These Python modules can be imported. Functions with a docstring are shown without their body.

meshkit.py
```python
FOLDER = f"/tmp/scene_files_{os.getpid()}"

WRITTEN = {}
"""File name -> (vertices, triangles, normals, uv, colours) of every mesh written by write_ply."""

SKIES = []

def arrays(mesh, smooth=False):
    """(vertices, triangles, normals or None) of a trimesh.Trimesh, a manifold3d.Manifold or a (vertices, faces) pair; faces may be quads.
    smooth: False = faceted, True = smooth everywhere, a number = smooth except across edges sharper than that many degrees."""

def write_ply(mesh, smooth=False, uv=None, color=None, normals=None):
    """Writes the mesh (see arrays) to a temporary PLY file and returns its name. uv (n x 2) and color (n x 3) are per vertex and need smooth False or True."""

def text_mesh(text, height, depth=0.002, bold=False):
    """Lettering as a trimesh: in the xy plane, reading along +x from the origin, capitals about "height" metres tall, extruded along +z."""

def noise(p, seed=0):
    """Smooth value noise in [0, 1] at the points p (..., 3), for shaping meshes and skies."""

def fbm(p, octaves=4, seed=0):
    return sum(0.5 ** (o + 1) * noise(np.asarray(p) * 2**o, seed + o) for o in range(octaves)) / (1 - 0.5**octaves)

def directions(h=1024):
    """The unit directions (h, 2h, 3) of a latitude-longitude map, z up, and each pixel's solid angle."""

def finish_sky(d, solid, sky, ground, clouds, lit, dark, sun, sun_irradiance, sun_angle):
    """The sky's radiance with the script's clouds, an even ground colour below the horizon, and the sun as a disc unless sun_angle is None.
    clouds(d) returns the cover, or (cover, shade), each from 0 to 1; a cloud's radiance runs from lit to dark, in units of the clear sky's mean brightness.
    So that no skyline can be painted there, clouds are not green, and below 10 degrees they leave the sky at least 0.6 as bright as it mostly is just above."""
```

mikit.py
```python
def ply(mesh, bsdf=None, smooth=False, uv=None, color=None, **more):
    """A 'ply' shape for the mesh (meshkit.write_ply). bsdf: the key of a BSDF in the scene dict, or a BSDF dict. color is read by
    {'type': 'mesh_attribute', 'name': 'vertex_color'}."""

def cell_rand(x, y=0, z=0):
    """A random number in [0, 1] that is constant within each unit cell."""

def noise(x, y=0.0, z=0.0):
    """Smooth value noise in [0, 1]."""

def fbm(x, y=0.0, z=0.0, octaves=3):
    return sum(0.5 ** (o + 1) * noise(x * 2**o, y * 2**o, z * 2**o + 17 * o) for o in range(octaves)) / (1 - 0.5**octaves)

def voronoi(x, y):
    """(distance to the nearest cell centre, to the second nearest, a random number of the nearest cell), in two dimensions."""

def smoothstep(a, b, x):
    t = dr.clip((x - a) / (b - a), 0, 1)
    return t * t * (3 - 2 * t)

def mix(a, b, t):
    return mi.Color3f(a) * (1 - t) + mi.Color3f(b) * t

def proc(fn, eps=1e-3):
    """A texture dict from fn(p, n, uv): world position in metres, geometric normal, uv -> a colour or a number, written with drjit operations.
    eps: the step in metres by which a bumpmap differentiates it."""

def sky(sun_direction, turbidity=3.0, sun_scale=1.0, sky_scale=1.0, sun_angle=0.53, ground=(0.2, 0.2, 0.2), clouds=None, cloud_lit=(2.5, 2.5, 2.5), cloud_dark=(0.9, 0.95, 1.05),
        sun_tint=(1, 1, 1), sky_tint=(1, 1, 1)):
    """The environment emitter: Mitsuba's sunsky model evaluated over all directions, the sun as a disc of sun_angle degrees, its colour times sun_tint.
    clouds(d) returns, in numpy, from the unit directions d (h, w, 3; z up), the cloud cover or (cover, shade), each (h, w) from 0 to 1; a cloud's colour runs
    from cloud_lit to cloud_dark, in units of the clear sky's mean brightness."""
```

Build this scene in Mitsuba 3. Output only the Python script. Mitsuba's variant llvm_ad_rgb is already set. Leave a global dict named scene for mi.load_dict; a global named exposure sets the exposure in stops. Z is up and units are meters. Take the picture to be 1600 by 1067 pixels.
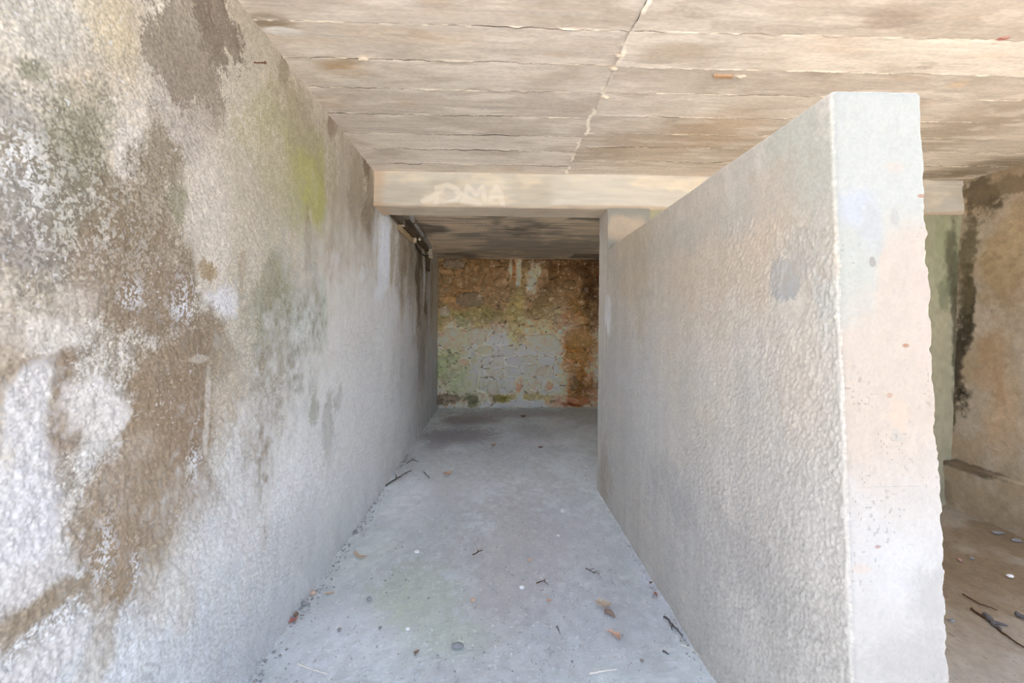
import math, random
import numpy as np, trimesh, drjit as dr, mitsuba as mi
import mikit, meshkit
from shapely.geometry import Polygon, MultiPoint, box as sbox, Point
from shapely import affinity
from scipy.spatial import Voronoi
from mikit import noise, fbm, smoothstep, mix

random.seed(7); rng = np.random.default_rng(7)
T = mi.ScalarTransform4f
scene, labels = {}, {}

# ------------------------------------------------------------------ camera, sky, exposure
FOCAL, PX, PY, EYE = 680.0, 814.0, 473.0, 1.4            # in pixels of a 1600 x 1067 frame; eye height in metres
YAW, PITCH = math.radians(3.231), math.radians(2.733)    # to the right, up
fw = [math.sin(YAW) * math.cos(PITCH), math.cos(YAW) * math.cos(PITCH), math.sin(PITCH)]
scene['camera'] = {'type': 'perspective', 'fov': math.degrees(2 * math.atan(800 / FOCAL)), 'fov_axis': 'x', 'near_clip': 0.02, 'far_clip': 500.0,
                   'principal_point_offset_x': (800 - PX) / 1600, 'principal_point_offset_y': (533.5 - PY) / 1067,
                   'to_world': T().look_at(origin=[0, 0, EYE], target=[fw[0], fw[1], EYE + fw[2]], up=[0, 0, 1])}
exposure = 3.18
# the open front looks out on a bright yard; the sun stands behind the building, so only sky and yard light come in
scene['sky'] = mikit.sky([-1.0, 0.04, 1.0], turbidity=3.5, sun_scale=0.0, sky_scale=1.8, ground=(0.45, 0.41, 0.36),
                         clouds=lambda d: 0.75 * np.clip(meshkit.fbm(d * 3.0, 4, 3) * 2.4 - 0.6, 0, 1), cloud_lit=(1.7, 1.7, 1.75), cloud_dark=(1.0, 1.02, 1.08))

scene['sun'] = {'type': 'directional', 'direction': [1.0, -0.04, -1.0], 'irradiance': {'type': 'rgb', 'value': [2.0 * c for c in (1.0, 0.94, 0.86)]}}

# ------------------------------------------------------------------ helpers
def sr(*c):                                               # 0-255 display colour -> linear
    c = np.array(c, float) / 255
    return np.where(c <= 0.04045, c / 12.92, ((c + 0.055) / 1.055) ** 2.4)

def kc(*c, g=1.0):                                        # the same as a colour for a texture
    return mi.Color3f(*[float(x) * g for x in sr(*c)])

def put(key, mesh, bsdf, smooth=False, **kw):
    scene[key] = mikit.ply(mesh, bsdf, smooth, **kw); return key

def fresh(name):
    if name not in scene and not any(k.startswith(name + '__') for k in scene) and name not in labels: return name
    n = 1
    while True:
        k = f'{name}_{n:03d}'
        if k not in scene and not any(q.startswith(k + '__') for q in scene) and k not in labels: return k
        n += 1

def tag(key, label, cat=None, group=None, kind=None):
    d = {'label': label}
    if cat: d['category'] = cat
    if group: d['group'] = group
    if kind: d['kind'] = kind
    labels[key] = d

def struct(key, label, cat): tag(key, label, cat, kind='structure')

def grid_faces(n, m):
    i, j = np.meshgrid(np.arange(n - 1), np.arange(m - 1), indexing='ij')
    a = (i * m + j).ravel()
    return np.stack([a, a + m, a + m + 1, a + 1], 1)

def slab(P, back=None):
    """A grid of points (n, m, 3) as a sheet, closed by a skirt and a flat back at the offset 'back'."""
    n, m = P.shape[:2]
    v = [P.reshape(-1, 3)]; f = [grid_faces(n, m)]
    if back is not None:
        ring = [(i, 0) for i in range(n)] + [(n - 1, j) for j in range(1, m)] + [(i, m - 1) for i in range(n - 2, -1, -1)] + [(0, j) for j in range(m - 2, 0, -1)]
        r = np.array([i * m + j for i, j in ring]); b = v[0][r] + np.asarray(back)
        base = n * m; k = len(r); rr = base + np.arange(k); q = rr + k      # the skirt has its own vertices, so that the sheet's shading stays its own
        v += [v[0][r], b]; f.append(np.stack([rr, q, np.roll(q, -1), np.roll(rr, -1)], 1)[:, [0, 3, 2, 1]])
        c = base + 2 * k; v.append(b.mean(0)[None])
        f.append(np.stack([q, np.full(k, c), np.full(k, c), np.roll(q, -1)], 1)[:, [0, 1, 3, 3]])
    V, F = np.vstack(v), np.vstack(f)
    tri = np.vstack([F[:, [0, 1, 2]], F[:, [0, 2, 3]]])
    return trimesh.Trimesh(V, tri[(tri[:, 0] != tri[:, 1]) & (tri[:, 1] != tri[:, 2]) & (tri[:, 0] != tri[:, 2])], process=False)

def inv_space(a, b, n):                                   # denser where the room is seen from near by
    return 1 / np.linspace(1 / a, 1 / b, n)

def N3(a, b, c=0.0, s=0): return meshkit.noise(np.stack(np.broadcast_arrays(a, b, c), -1), s)
def F3(a, b, c=0.0, o=4, s=0): return meshkit.fbm(np.stack(np.broadcast_arrays(a, b, c), -1), o, s)

def bx(x0, x1, y0, y1, z0, z1):
    return trimesh.creation.box(bounds=[[x0, y0, z0], [x1, y1, z1]])

def tube(pts, r, n=8, closed_ends=True):
    """A tube along the points with a radius (or one radius per point)."""
    pts = np.asarray(pts, float); r = np.broadcast_to(r, len(pts)); V = []
    t = np.gradient(pts, axis=0); t /= np.maximum(np.linalg.norm(t, axis=1, keepdims=True), 1e-9)
    up = np.array([0, 0, 1.0]) if abs(t[0, 2]) < 0.9 else np.array([1.0, 0, 0])
    a = np.arange(n) * 2 * np.pi / n
    for p, d, rr in zip(pts, t, r):
        x = np.cross(d, up); x /= np.linalg.norm(x); y = np.cross(x, d)
        V.append(p + rr * (np.cos(a)[:, None] * x + np.sin(a)[:, None] * y))
    V = np.vstack(V); F = []
    for i in range(len(pts) - 1):
        for k in range(n):
            q = [i * n + k, i * n + (k + 1) % n, (i + 1) * n + (k + 1) % n, (i + 1) * n + k]
            F += [[q[0], q[1], q[2]], [q[0], q[2], q[3]]]
    for base, rev in ((0, 1), ((len(pts) - 1) * n, 0)):
        for k in range(1, n - 1): F.append([base, base + k + rev, base + k + 1 - rev])
    return trimesh.Trimesh(V, F, process=False)

# ------------------------------------------------------------------ materials (colour, grain and staining, with some painted light)
def diffuse(key, fn, rough=0.9, spec=0.25):
    scene[key] = {'type': 'twosided', 'b': {'type': 'principled', 'base_color': mikit.proc(fn), 'roughness': rough, 'specular': spec}}
def plain(key, rgb, rough=0.8, metallic=0.0, spec=0.3):
    scene[key] = {'type': 'twosided', 'b': {'type': 'principled', 'base_color': {'type': 'rgb', 'value': [float(x) for x in rgb]}, 'roughness': rough, 'metallic': metallic, 'specular': spec}}

def stains_and_light(col, a, b, table, w1, w2, edge, gain, fleck=None):
    """Patches of discoloured plaster, and some of light put into the colour: (a, b, half width, half height, colour, strength, edge softness) in metres on the wall, ragged by noise."""
    for (a0, b0, ra, rb, c, s, soft) in table:
        u, v = (a + w1 * min(ra, 0.22) * 1.1 - a0) / ra, (b + w2 * min(rb, 0.22) * 1.1 - b0) / rb
        d = dr.sqrt(u * u + v * v) + edge
        w = (1 - smoothstep(1 - soft, 1 + soft, d)) * (s * (0.72 + 0.5 * (w2 + 0.5 + edge * 0.5)))
        if fleck is not None and soft >= 1:                # broken up into flecks, light and dark ones apart
            w = w * (smoothstep(0.44, 0.62, fleck) if sum(c) > 480 else smoothstep(0.60, 0.42, fleck))
        w = dr.minimum(w, 1)
        col = mix(col, kc(*c, g=gain), w)
    return col

LEFT = [
    (1.703, 1.903, 0.496, 1.2232, (195, 188, 173), 0.8, 0.6),
    (1.094, 2.132, 0.0762, 0.1256, (203, 190, 160), 0.6, 0.35),
    (0.961, 2.039, 0.1174, 0.0822, (185, 180, 169), 0.7, 0.35),
    (1.415, 2.043, 0.1443, 0.1423, (185, 177, 168), 0.8, 0.35),
    (1.439, 2.139, 0.1811, 0.1868, (175, 167, 156), 0.6, 0.6),
    (1.373, 2.288, 0.2227, 0.169, (148, 137, 124), 0.85, 0.15),
    (1.539, 2.446, 0.167, 0.1389, (130, 118, 107), 0.9, 0.2),
    (1.023, 1.638, 0.26, 0.1865, (164, 158, 147), 0.6, 0.6),
    (1.283, 2.266, 0.059, 0.0464, (152, 142, 127), 0.7, 0.35),
    (1.518, 2.181, 0.0932, 0.1316, (163, 153, 140), 0.6, 0.5),
    (0.954, 1.933, 0.0352, 0.027, (140, 138, 119), 0.9, 0.35),
    (1.075, 1.835, 0.0644, 0.1066, (138, 136, 114), 0.8, 0.5),
    (1.122, 1.758, 0.0879, 0.0952, (134, 131, 110), 0.75, 0.5),
    (1.045, 1.658, 0.0829, 0.0954, (152, 148, 132), 0.7, 0.5),
    (0.981, 1.641, 0.1622, 0.1786, (122, 118, 108), 0.6, 1.2),
    (1.179, 1.542, 0.2188, 0.265, (118, 107, 91), 0.6, 1.2),
    (1.379, 1.122, 0.2437, 0.346, (117, 103, 86), 0.6, 1.2),
    (1.059, 1.233, 0.0454, 0.1459, (121, 107, 91), 0.6, 1.2),
    (1.053, 0.77, 0.1336, 0.0568, (130, 117, 101), 0.6, 1.2),
    (0.934, 1.816, 0.0722, 0.0369, (160, 155, 146), 0.8, 0.5),
    (0.942, 1.658, 0.079, 0.0593, (152, 147, 139), 0.8, 0.5),
    (0.951, 1.725, 0.0446, 0.0614, (228, 230, 233), 0.9, 1.2),
    (0.979, 1.577, 0.0391, 0.0164, (228, 230, 233), 1.0, 1.2),
    (0.954, 1.553, 0.106, 0.0504, (144, 137, 129), 0.85, 0.5),
    (1.199, 1.845, 0.0403, 0.0716, (207, 200, 192), 0.85, 0.3),
    (1.244, 1.977, 0.0701, 0.0285, (207, 198, 186), 0.85, 0.3),
    (1.316, 1.948, 0.0295, 0.0565, (204, 196, 184), 0.7, 0.4),
    (1.321, 1.854, 0.0791, 0.1169, (130, 118, 97), 0.85, 0.4),
    (1.277, 1.681, 0.1339, 0.1357, (137, 124, 104), 0.85, 0.4),
    (1.249, 1.577, 0.1361, 0.1057, (135, 119, 100), 0.8, 0.4),
    (1.265, 1.472, 0.1579, 0.0889, (141, 125, 106), 0.85, 0.35),
    (1.387, 1.747, 0.038, 0.0592, (137, 135, 111), 0.8, 0.35),
    (1.108, 1.517, 0.0506, 0.0775, (152, 139, 124), 0.6, 0.35),
    (1.399, 1.474, 0.0493, 0.0513, (215, 218, 225), 1.0, 1.3),
    (1.218, 1.478, 0.0246, 0.0308, (215, 218, 225), 1.0, 1.3),
    (1.302, 1.192, 0.1416, 0.1088, (209, 206, 201), 0.7, 1.2),
    (1.194, 0.87, 0.077, 0.0981, (212, 214, 217), 0.8, 1.2),
    (1.417, 0.901, 0.1391, 0.1375, (205, 200, 193), 0.7, 1.2),
    (1.153, 1.686, 0.1307, 0.1464, (199, 196, 188), 0.6, 1.2),
    (0.968, 1.651, 0.0641, 0.0813, (206, 204, 201), 0.6, 1.2),
    (1.531, 1.729, 0.107, 0.2075, (205, 197, 186), 0.9, 0.3),
    (1.599, 1.492, 0.1162, 0.059, (218, 218, 221), 0.9, 0.4),
    (1.515, 1.588, 0.0487, 0.0344, (160, 143, 118), 0.85, 0.3),
    (1.727, 1.611, 0.0212, 0.0985, (166, 149, 127), 0.7, 0.35),
    (0.982, 1.378, 0.0982, 0.0353, (207, 202, 196), 0.8, 0.5),
    (1.063, 1.452, 0.0617, 0.0444, (195, 186, 176), 0.6, 0.5),
    (0.979, 1.31, 0.0854, 0.0189, (147, 133, 117), 0.9, 0.4),
    (1.047, 1.264, 0.0236, 0.0838, (145, 129, 112), 0.9, 0.4),
    (1.067, 1.13, 0.0428, 0.0586, (139, 123, 107), 0.85, 0.4),
    (1.045, 1.207, 0.0205, 0.1007, (141, 125, 108), 0.85, 0.35),
    (0.926, 1.28, 0.0285, 0.1142, (167, 155, 140), 0.6, 0.5),
    (1.398, 1.274, 0.2081, 0.1176, (148, 131, 110), 0.85, 0.4),
    (1.498, 1.118, 0.1739, 0.1468, (146, 128, 107), 0.9, 0.35),
    (1.345, 1.056, 0.1509, 0.1307, (153, 136, 117), 0.85, 0.4),
    (1.27, 1.163, 0.0776, 0.1059, (151, 134, 113), 0.8, 0.4),
    (1.229, 0.937, 0.1197, 0.1014, (153, 137, 118), 0.85, 0.4),
    (1.227, 0.79, 0.0977, 0.1174, (151, 135, 115), 0.85, 0.4),
    (1.537, 0.857, 0.0784, 0.1282, (149, 132, 113), 0.85, 0.4),
    (1.371, 0.88, 0.1562, 0.1137, (155, 139, 120), 0.8, 0.4),
    (1.51, 1.369, 0.1125, 0.1065, (141, 125, 106), 0.8, 0.4),
    (1.349, 0.744, 0.0742, 0.1112, (157, 143, 124), 0.7, 0.5),
    (1.17, 0.635, 0.0436, 0.1108, (172, 161, 145), 0.6, 0.5),
    (1.29, 1.07, 0.0685, 0.0429, (180, 167, 152), 0.6, 0.6),
    (1.141, 1.196, 0.0817, 0.0884, (216, 212, 210), 0.97, 0.22),
    (0.988, 1.198, 0.0496, 0.1015, (214, 214, 217), 0.95, 0.3),
    (0.985, 1.007, 0.0747, 0.1203, (212, 212, 217), 0.95, 0.35),
    (1.008, 0.857, 0.0806, 0.0544, (206, 203, 203), 0.8, 0.5),
    (0.953, 0.796, 0.0651, 0.0332, (152, 141, 127), 0.8, 0.4),
    (1.024, 0.794, 0.0832, 0.0248, (154, 142, 125), 0.85, 0.4),
    (1.08, 0.802, 0.0934, 0.0263, (152, 139, 121), 0.8, 0.4),
    (1.017, 0.674, 0.0952, 0.0613, (208, 206, 208), 0.9, 0.4),
    (1.177, 0.847, 0.026, 0.0643, (214, 216, 221), 0.9, 1.3),
    (1.27, 0.75, 0.0217, 0.0486, (211, 214, 221), 0.9, 1.3),
    (1.554, 1.15, 0.0168, 0.1309, (199, 192, 182), 0.7, 0.3),
    (1.5, 0.963, 0.0249, 0.0752, (216, 219, 225), 1.0, 1.2),
    (1.509, 1.284, 0.0445, 0.0127, (195, 186, 173), 0.7, 0.35),
    (1.709, 1.148, 0.0988, 0.1084, (194, 182, 166), 0.85, 0.5),
    (1.636, 1.274, 0.0754, 0.0693, (151, 137, 115), 0.6, 0.35),
    (1.766, 0.701, 0.1396, 0.1724, (204, 201, 200), 0.9, 0.4),
    (1.718, 0.838, 0.0411, 0.168, (210, 210, 212), 0.6, 0.35),
    (1.946, 0.681, 0.117, 0.218, (153, 138, 117), 0.9, 0.4),
    (1.98, 1.247, 0.1571, 0.1967, (155, 146, 126), 0.8, 0.5),
    (1.92, 0.876, 0.1144, 0.162, (151, 137, 115), 0.8, 0.4),
    (2.183, 2.13, 0.3571, 0.3005, (184, 178, 142), 0.7, 0.6),
    (2.255, 2.155, 0.1644, 0.2289, (176, 178, 79), 0.95, 0.75),
    (2.442, 2.183, 0.07, 0.2127, (179, 180, 97), 0.85, 0.7),
    (2.236, 2.231, 0.2979, 0.2597, (179, 175, 133), 0.6, 0.7),
    (2.157, 1.979, 0.1494, 0.1246, (179, 178, 128), 0.6, 0.6),
    (1.946, 1.892, 0.279, 0.224, (183, 176, 159), 0.5, 0.6),
    (2.242, 2.4, 0.2237, 0.1959, (175, 166, 146), 0.7, 0.5),
    (2.084, 1.506, 0.2661, 0.1936, (147, 147, 122), 0.85, 0.5),
    (2.377, 1.351, 0.1966, 0.3229, (127, 127, 104), 0.85, 0.4),
    (2.53, 1.42, 0.0555, 0.2901, (126, 150, 104), 0.75, 0.4),
    (2.232, 1.227, 0.2159, 0.1907, (133, 133, 111), 0.8, 0.45),
    (1.961, 1.612, 0.1385, 0.1122, (160, 157, 136), 0.7, 0.35),
    (2.16, 1.294, 0.3422, 0.3385, (123, 121, 103), 0.9, 1.2),
    (1.972, 0.888, 0.1209, 0.3054, (139, 125, 105), 0.8, 1.2),
    (2.258, 1.418, 0.1028, 0.1098, (179, 193, 181), 0.9, 1.2),
    (2.422, 1.593, 0.0425, 0.1044, (132, 124, 96), 0.7, 0.35),
    (2.31, 1.852, 0.0465, 0.1666, (142, 130, 101), 0.7, 0.4),
    (2.88, 2.263, 0.2714, 0.4189, (183, 173, 158), 0.7, 0.6),
    (3.076, 2.323, 0.1401, 0.3135, (166, 153, 134), 0.6, 0.5),
    (3.356, 2.309, 0.1336, 0.2932, (142, 129, 111), 0.7, 0.5),
    (2.629, 1.724, 0.0806, 0.5686, (178, 166, 146), 0.6, 0.5),
    (3.373, 1.136, 1.2025, 0.7268, (243, 245, 246), 0.85, 0.6),  # near-white to lift the dim far wall: light put into the colour
    (2.799, 0.55, 1.1656, 0.4765, (244, 247, 249), 0.88, 0.6),  # painted brightening of the low far wall
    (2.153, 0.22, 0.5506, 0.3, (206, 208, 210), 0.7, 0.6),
    (2.679, 0.812, 0.1237, 0.2286, (180, 178, 173), 0.6, 0.35),
    (2.441, 0.934, 0.0682, 0.1387, (164, 166, 149), 0.6, 0.35),
    (3.794, 1.982, 0.1277, 0.4132, (236, 238, 241), 0.95, 0.35),
    (3.942, 2.121, 0.0921, 0.344, (230, 232, 237), 0.8, 0.35),
    (3.689, 1.653, 0.1001, 0.064, (240, 242, 245), 0.95, 0.35),
    (3.225, 1.776, 0.0458, 0.0653, (236, 238, 241), 0.8, 0.35),
    (3.581, 2.159, 0.0949, 0.1562, (222, 224, 229), 0.7, 0.35),
    (4.309, 1.465, 0.1369, 0.1871, (228, 228, 226), 0.9, 0.35),
    (4.53, 1.633, 0.091, 0.2627, (204, 190, 165), 0.7, 0.35),
    (4.114, 2.092, 0.1004, 0.2992, (171, 157, 135), 0.8, 0.35),
    (4.502, 2.092, 0.2413, 0.4258, (153, 137, 114), 0.85, 0.5),
    (4.976, 2.02, 0.1842, 0.5068, (151, 135, 113), 0.8, 0.35),
    (5.508, 2.046, 0.2716, 0.6015, (117, 103, 84), 0.9, 0.5),
    (6.175, 1.99, 0.2275, 0.7194, (129, 113, 91), 0.85, 0.35),
    (5.903, 1.963, 0.1298, 0.3438, (230, 230, 232), 0.8, 0.35),
    (6.606, 1.934, 0.1953, 0.5773, (169, 155, 132), 0.7, 0.35),
    (6.368, 1.729, 0.1811, 0.5558, (214, 214, 217), 0.6, 0.35),
    (4.965, 1.009, 0.3646, 0.6456, (232, 233, 234), 0.7, 0.6),  # brightness painted on the wall beyond the beam
    (5.816, 0.941, 0.3003, 0.6735, (163, 153, 141), 0.6, 0.6),
    (4.123, 0.256, 1.7043, 0.4719, (244, 247, 249), 0.8, 0.6),  # painted brightening along the far wall foot
    (3.291, 2.574, 0.0805, 0.0961, (130, 113, 93), 0.8, 0.35),
    (2.581, 2.594, 0.0789, 0.0943, (151, 135, 115), 0.7, 0.35),
    (2.026, 2.59, 0.0483, 0.0888, (163, 154, 132), 0.7, 0.35),
]
PART = [
    (1.21, 1.861, 0.1657, 0.2067, (184, 184, 172), 0.8, 0.4),
    (1.099, 1.545, 0.0447, 0.2371, (186, 186, 180), 0.7, 0.5),
    (1.267, 1.527, 0.0646, 0.0814, (164, 167, 168), 0.95, 0.12),
    (1.182, 1.592, 0.0515, 0.0727, (178, 178, 174), 0.8, 0.3),
    (1.665, 1.667, 0.6101, 0.2025, (198, 183, 164), 0.7, 0.6),
    (1.369, 1.769, 0.1383, 0.1263, (202, 184, 164), 0.7, 0.5),
    (2.771, 1.839, 0.413, 0.25, (196, 180, 154), 0.6, 0.6),
    (2.1, 1.798, 1.1638, 0.0827, (186, 182, 172), 0.5, 0.6),
    (3.196, 0.766, 0.4473, 0.7521, (186, 184, 182), 0.6, 0.6),
    (2.616, 0.956, 0.3622, 0.4641, (196, 196, 196), 0.6, 0.6),
    (3.414, 1.479, 0.0809, 0.1118, (222, 222, 224), 0.9, 0.35),
    (1.368, 1.002, 0.3142, 0.2455, (192, 187, 180), 0.5, 0.6),
    (1.212, 1.19, 0.1071, 0.1466, (202, 190, 176), 0.6, 0.6),
    (1.455, 0.596, 0.2676, 0.1285, (172, 168, 164), 0.6, 0.6),
    (2.08, 0.44, 0.4684, 0.2738, (186, 184, 182), 0.5, 0.6),
    (2.15, 0.563, 0.2015, 0.1262, (176, 174, 172), 0.6, 0.6),
    (1.267, 0.55, 0.143, 0.1491, (184, 180, 174), 0.5, 0.6),
    (3.481, 0.207, 0.2071, 0.2028, (170, 160, 142), 0.6, 0.5),
    (2.588, 1.654, 0.1415, 0.3496, (186, 174, 156), 0.5, 0.6),
]
FRONT = [
    (0.98, 1.855, 0.2085, 0.1854, (212, 212, 205), 0.7, 0.4),
    (0.922, 1.703, 0.0515, 0.0464, (206, 209, 214), 0.8, 0.4),
    (0.955, 1.662, 0.0309, 0.0662, (204, 204, 202), 0.8, 0.4),
    (1.03, 1.805, 0.0244, 0.0135, (222, 208, 194), 0.6, 0.35),
    (0.954, 1.559, 0.0086, 0.0148, (176, 172, 166), 0.9, 0.2),
    (1.021, 1.675, 0.0121, 0.0199, (192, 190, 186), 0.6, 0.35),
    (1.039, 1.346, 0.0086, 0.0057, (186, 142, 116), 0.8, 0.3),
    (0.988, 1.219, 0.0085, 0.0064, (200, 162, 140), 0.7, 0.35),
    (1.011, 1.168, 0.0237, 0.0349, (230, 206, 186), 0.7, 0.5),
    (0.939, 0.85, 0.0066, 0.0046, (170, 110, 100), 0.9, 0.2),
    (0.895, 0.796, 0.023, 0.0122, (226, 206, 186), 0.7, 0.4),
    (0.985, 0.778, 0.0995, 0.0919, (224, 224, 226), 0.6, 0.6),
    (1.082, 0.714, 0.0668, 0.0918, (196, 194, 192), 0.7, 0.5),
    (1.026, 0.564, 0.132, 0.0602, (198, 195, 192), 0.7, 0.5),
    (0.995, 0.995, 0.0838, 0.0013, (190, 188, 184), 0.5, 0.4),
    (1.083, 1.442, 0.0241, 0.1634, (224, 206, 192), 0.5, 0.5),
    (1.0, 1.121, 0.0118, 0.0158, (200, 196, 190), 0.6, 0.35),
    (1.098, 1.73, 0.0105, 0.005, (186, 130, 100), 0.7, 0.35),
]
CEIL = [
    (-0.705, 2.061, 0.1218, 0.0742, (160, 134, 100), 0.7, 0.4),
    (1.582, 1.586, 0.1269, 0.0617, (150, 134, 122), 0.6, 0.5),
    (0.812, 1.853, 0.172, 0.072, (158, 142, 122), 0.6, 0.5),
    (-0.925, 1.764, 0.1037, 0.0543, (132, 116, 94), 0.8, 0.5),
    (-0.898, 1.813, 0.08, 0.0245, (214, 212, 208), 0.8, 0.3),
    (2.176, 2.956, 0.4594, 0.4647, (160, 134, 104), 0.6, 0.6),
    (1.009, 2.964, 0.4058, 0.3394, (172, 152, 128), 0.5, 0.6),
    (2.889, 2.505, 0.3194, 0.3415, (150, 136, 116), 0.6, 0.6),
    (3.926, 3.141, 0.4007, 0.2646, (120, 106, 86), 0.7, 0.5),
    (3.671, 3.348, 0.2646, 0.1481, (120, 106, 86), 0.7, 0.5),
    (1.395, 2.635, 0.2435, 0.2716, (176, 150, 120), 0.5, 0.6),
    (2.158, 1.689, 0.0274, 0.0235, (170, 110, 100), 0.9, 0.2),
    (2.35, 2.027, 0.052, 0.0333, (200, 176, 144), 0.5, 0.4),
    (2.025, 1.881, 0.0421, 0.0287, (140, 128, 118), 0.6, 0.35),
    (-0.225, 1.959, 0.1761, 0.068, (200, 190, 176), 0.6, 0.5),
]
FLOOR = [
    (-0.442, 5.567, 0.4009, 0.38, (138, 134, 136), 0.75, 0.5),
    (-0.423, 6.482, 0.3743, 0.3442, (128, 124, 124), 0.7, 0.5),
    (0.249, 6.902, 0.9026, 0.2944, (150, 146, 146), 0.6, 0.5),
    (-0.645, 5.282, 0.1365, 0.3406, (150, 148, 150), 0.6, 0.5),
    (-0.082, 3.826, 0.3299, 0.4493, (186, 186, 190), 0.4, 0.6),
    (0.103, 2.835, 0.2437, 0.8774, (178, 172, 170), 0.6, 0.6),
    (-0.368, 2.287, 0.1932, 0.3125, (178, 186, 172), 0.75, 0.6),
    (-0.099, 2.045, 0.1733, 0.1229, (180, 190, 178), 0.6, 0.6),
    (-0.768, 2.806, 0.2368, 0.2334, (192, 198, 192), 0.5, 0.6),
    (0.454, 2.986, 0.3018, 0.6604, (182, 180, 184), 0.5, 0.6),
    (0.541, 2.139, 0.2771, 0.2784, (178, 178, 184), 0.5, 0.6),
    (-0.687, 3.587, 0.3058, 0.3893, (212, 214, 218), 0.6, 0.6),
    (-0.606, 2.034, 0.2547, 0.2009, (206, 210, 216), 0.6, 0.6),
    (0.644, 5.209, 0.3033, 0.1674, (214, 214, 216), 0.5, 0.5),
    (0.871, 2.44, 0.0709, 0.3695, (204, 208, 218), 0.6, 0.6),
]
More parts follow.
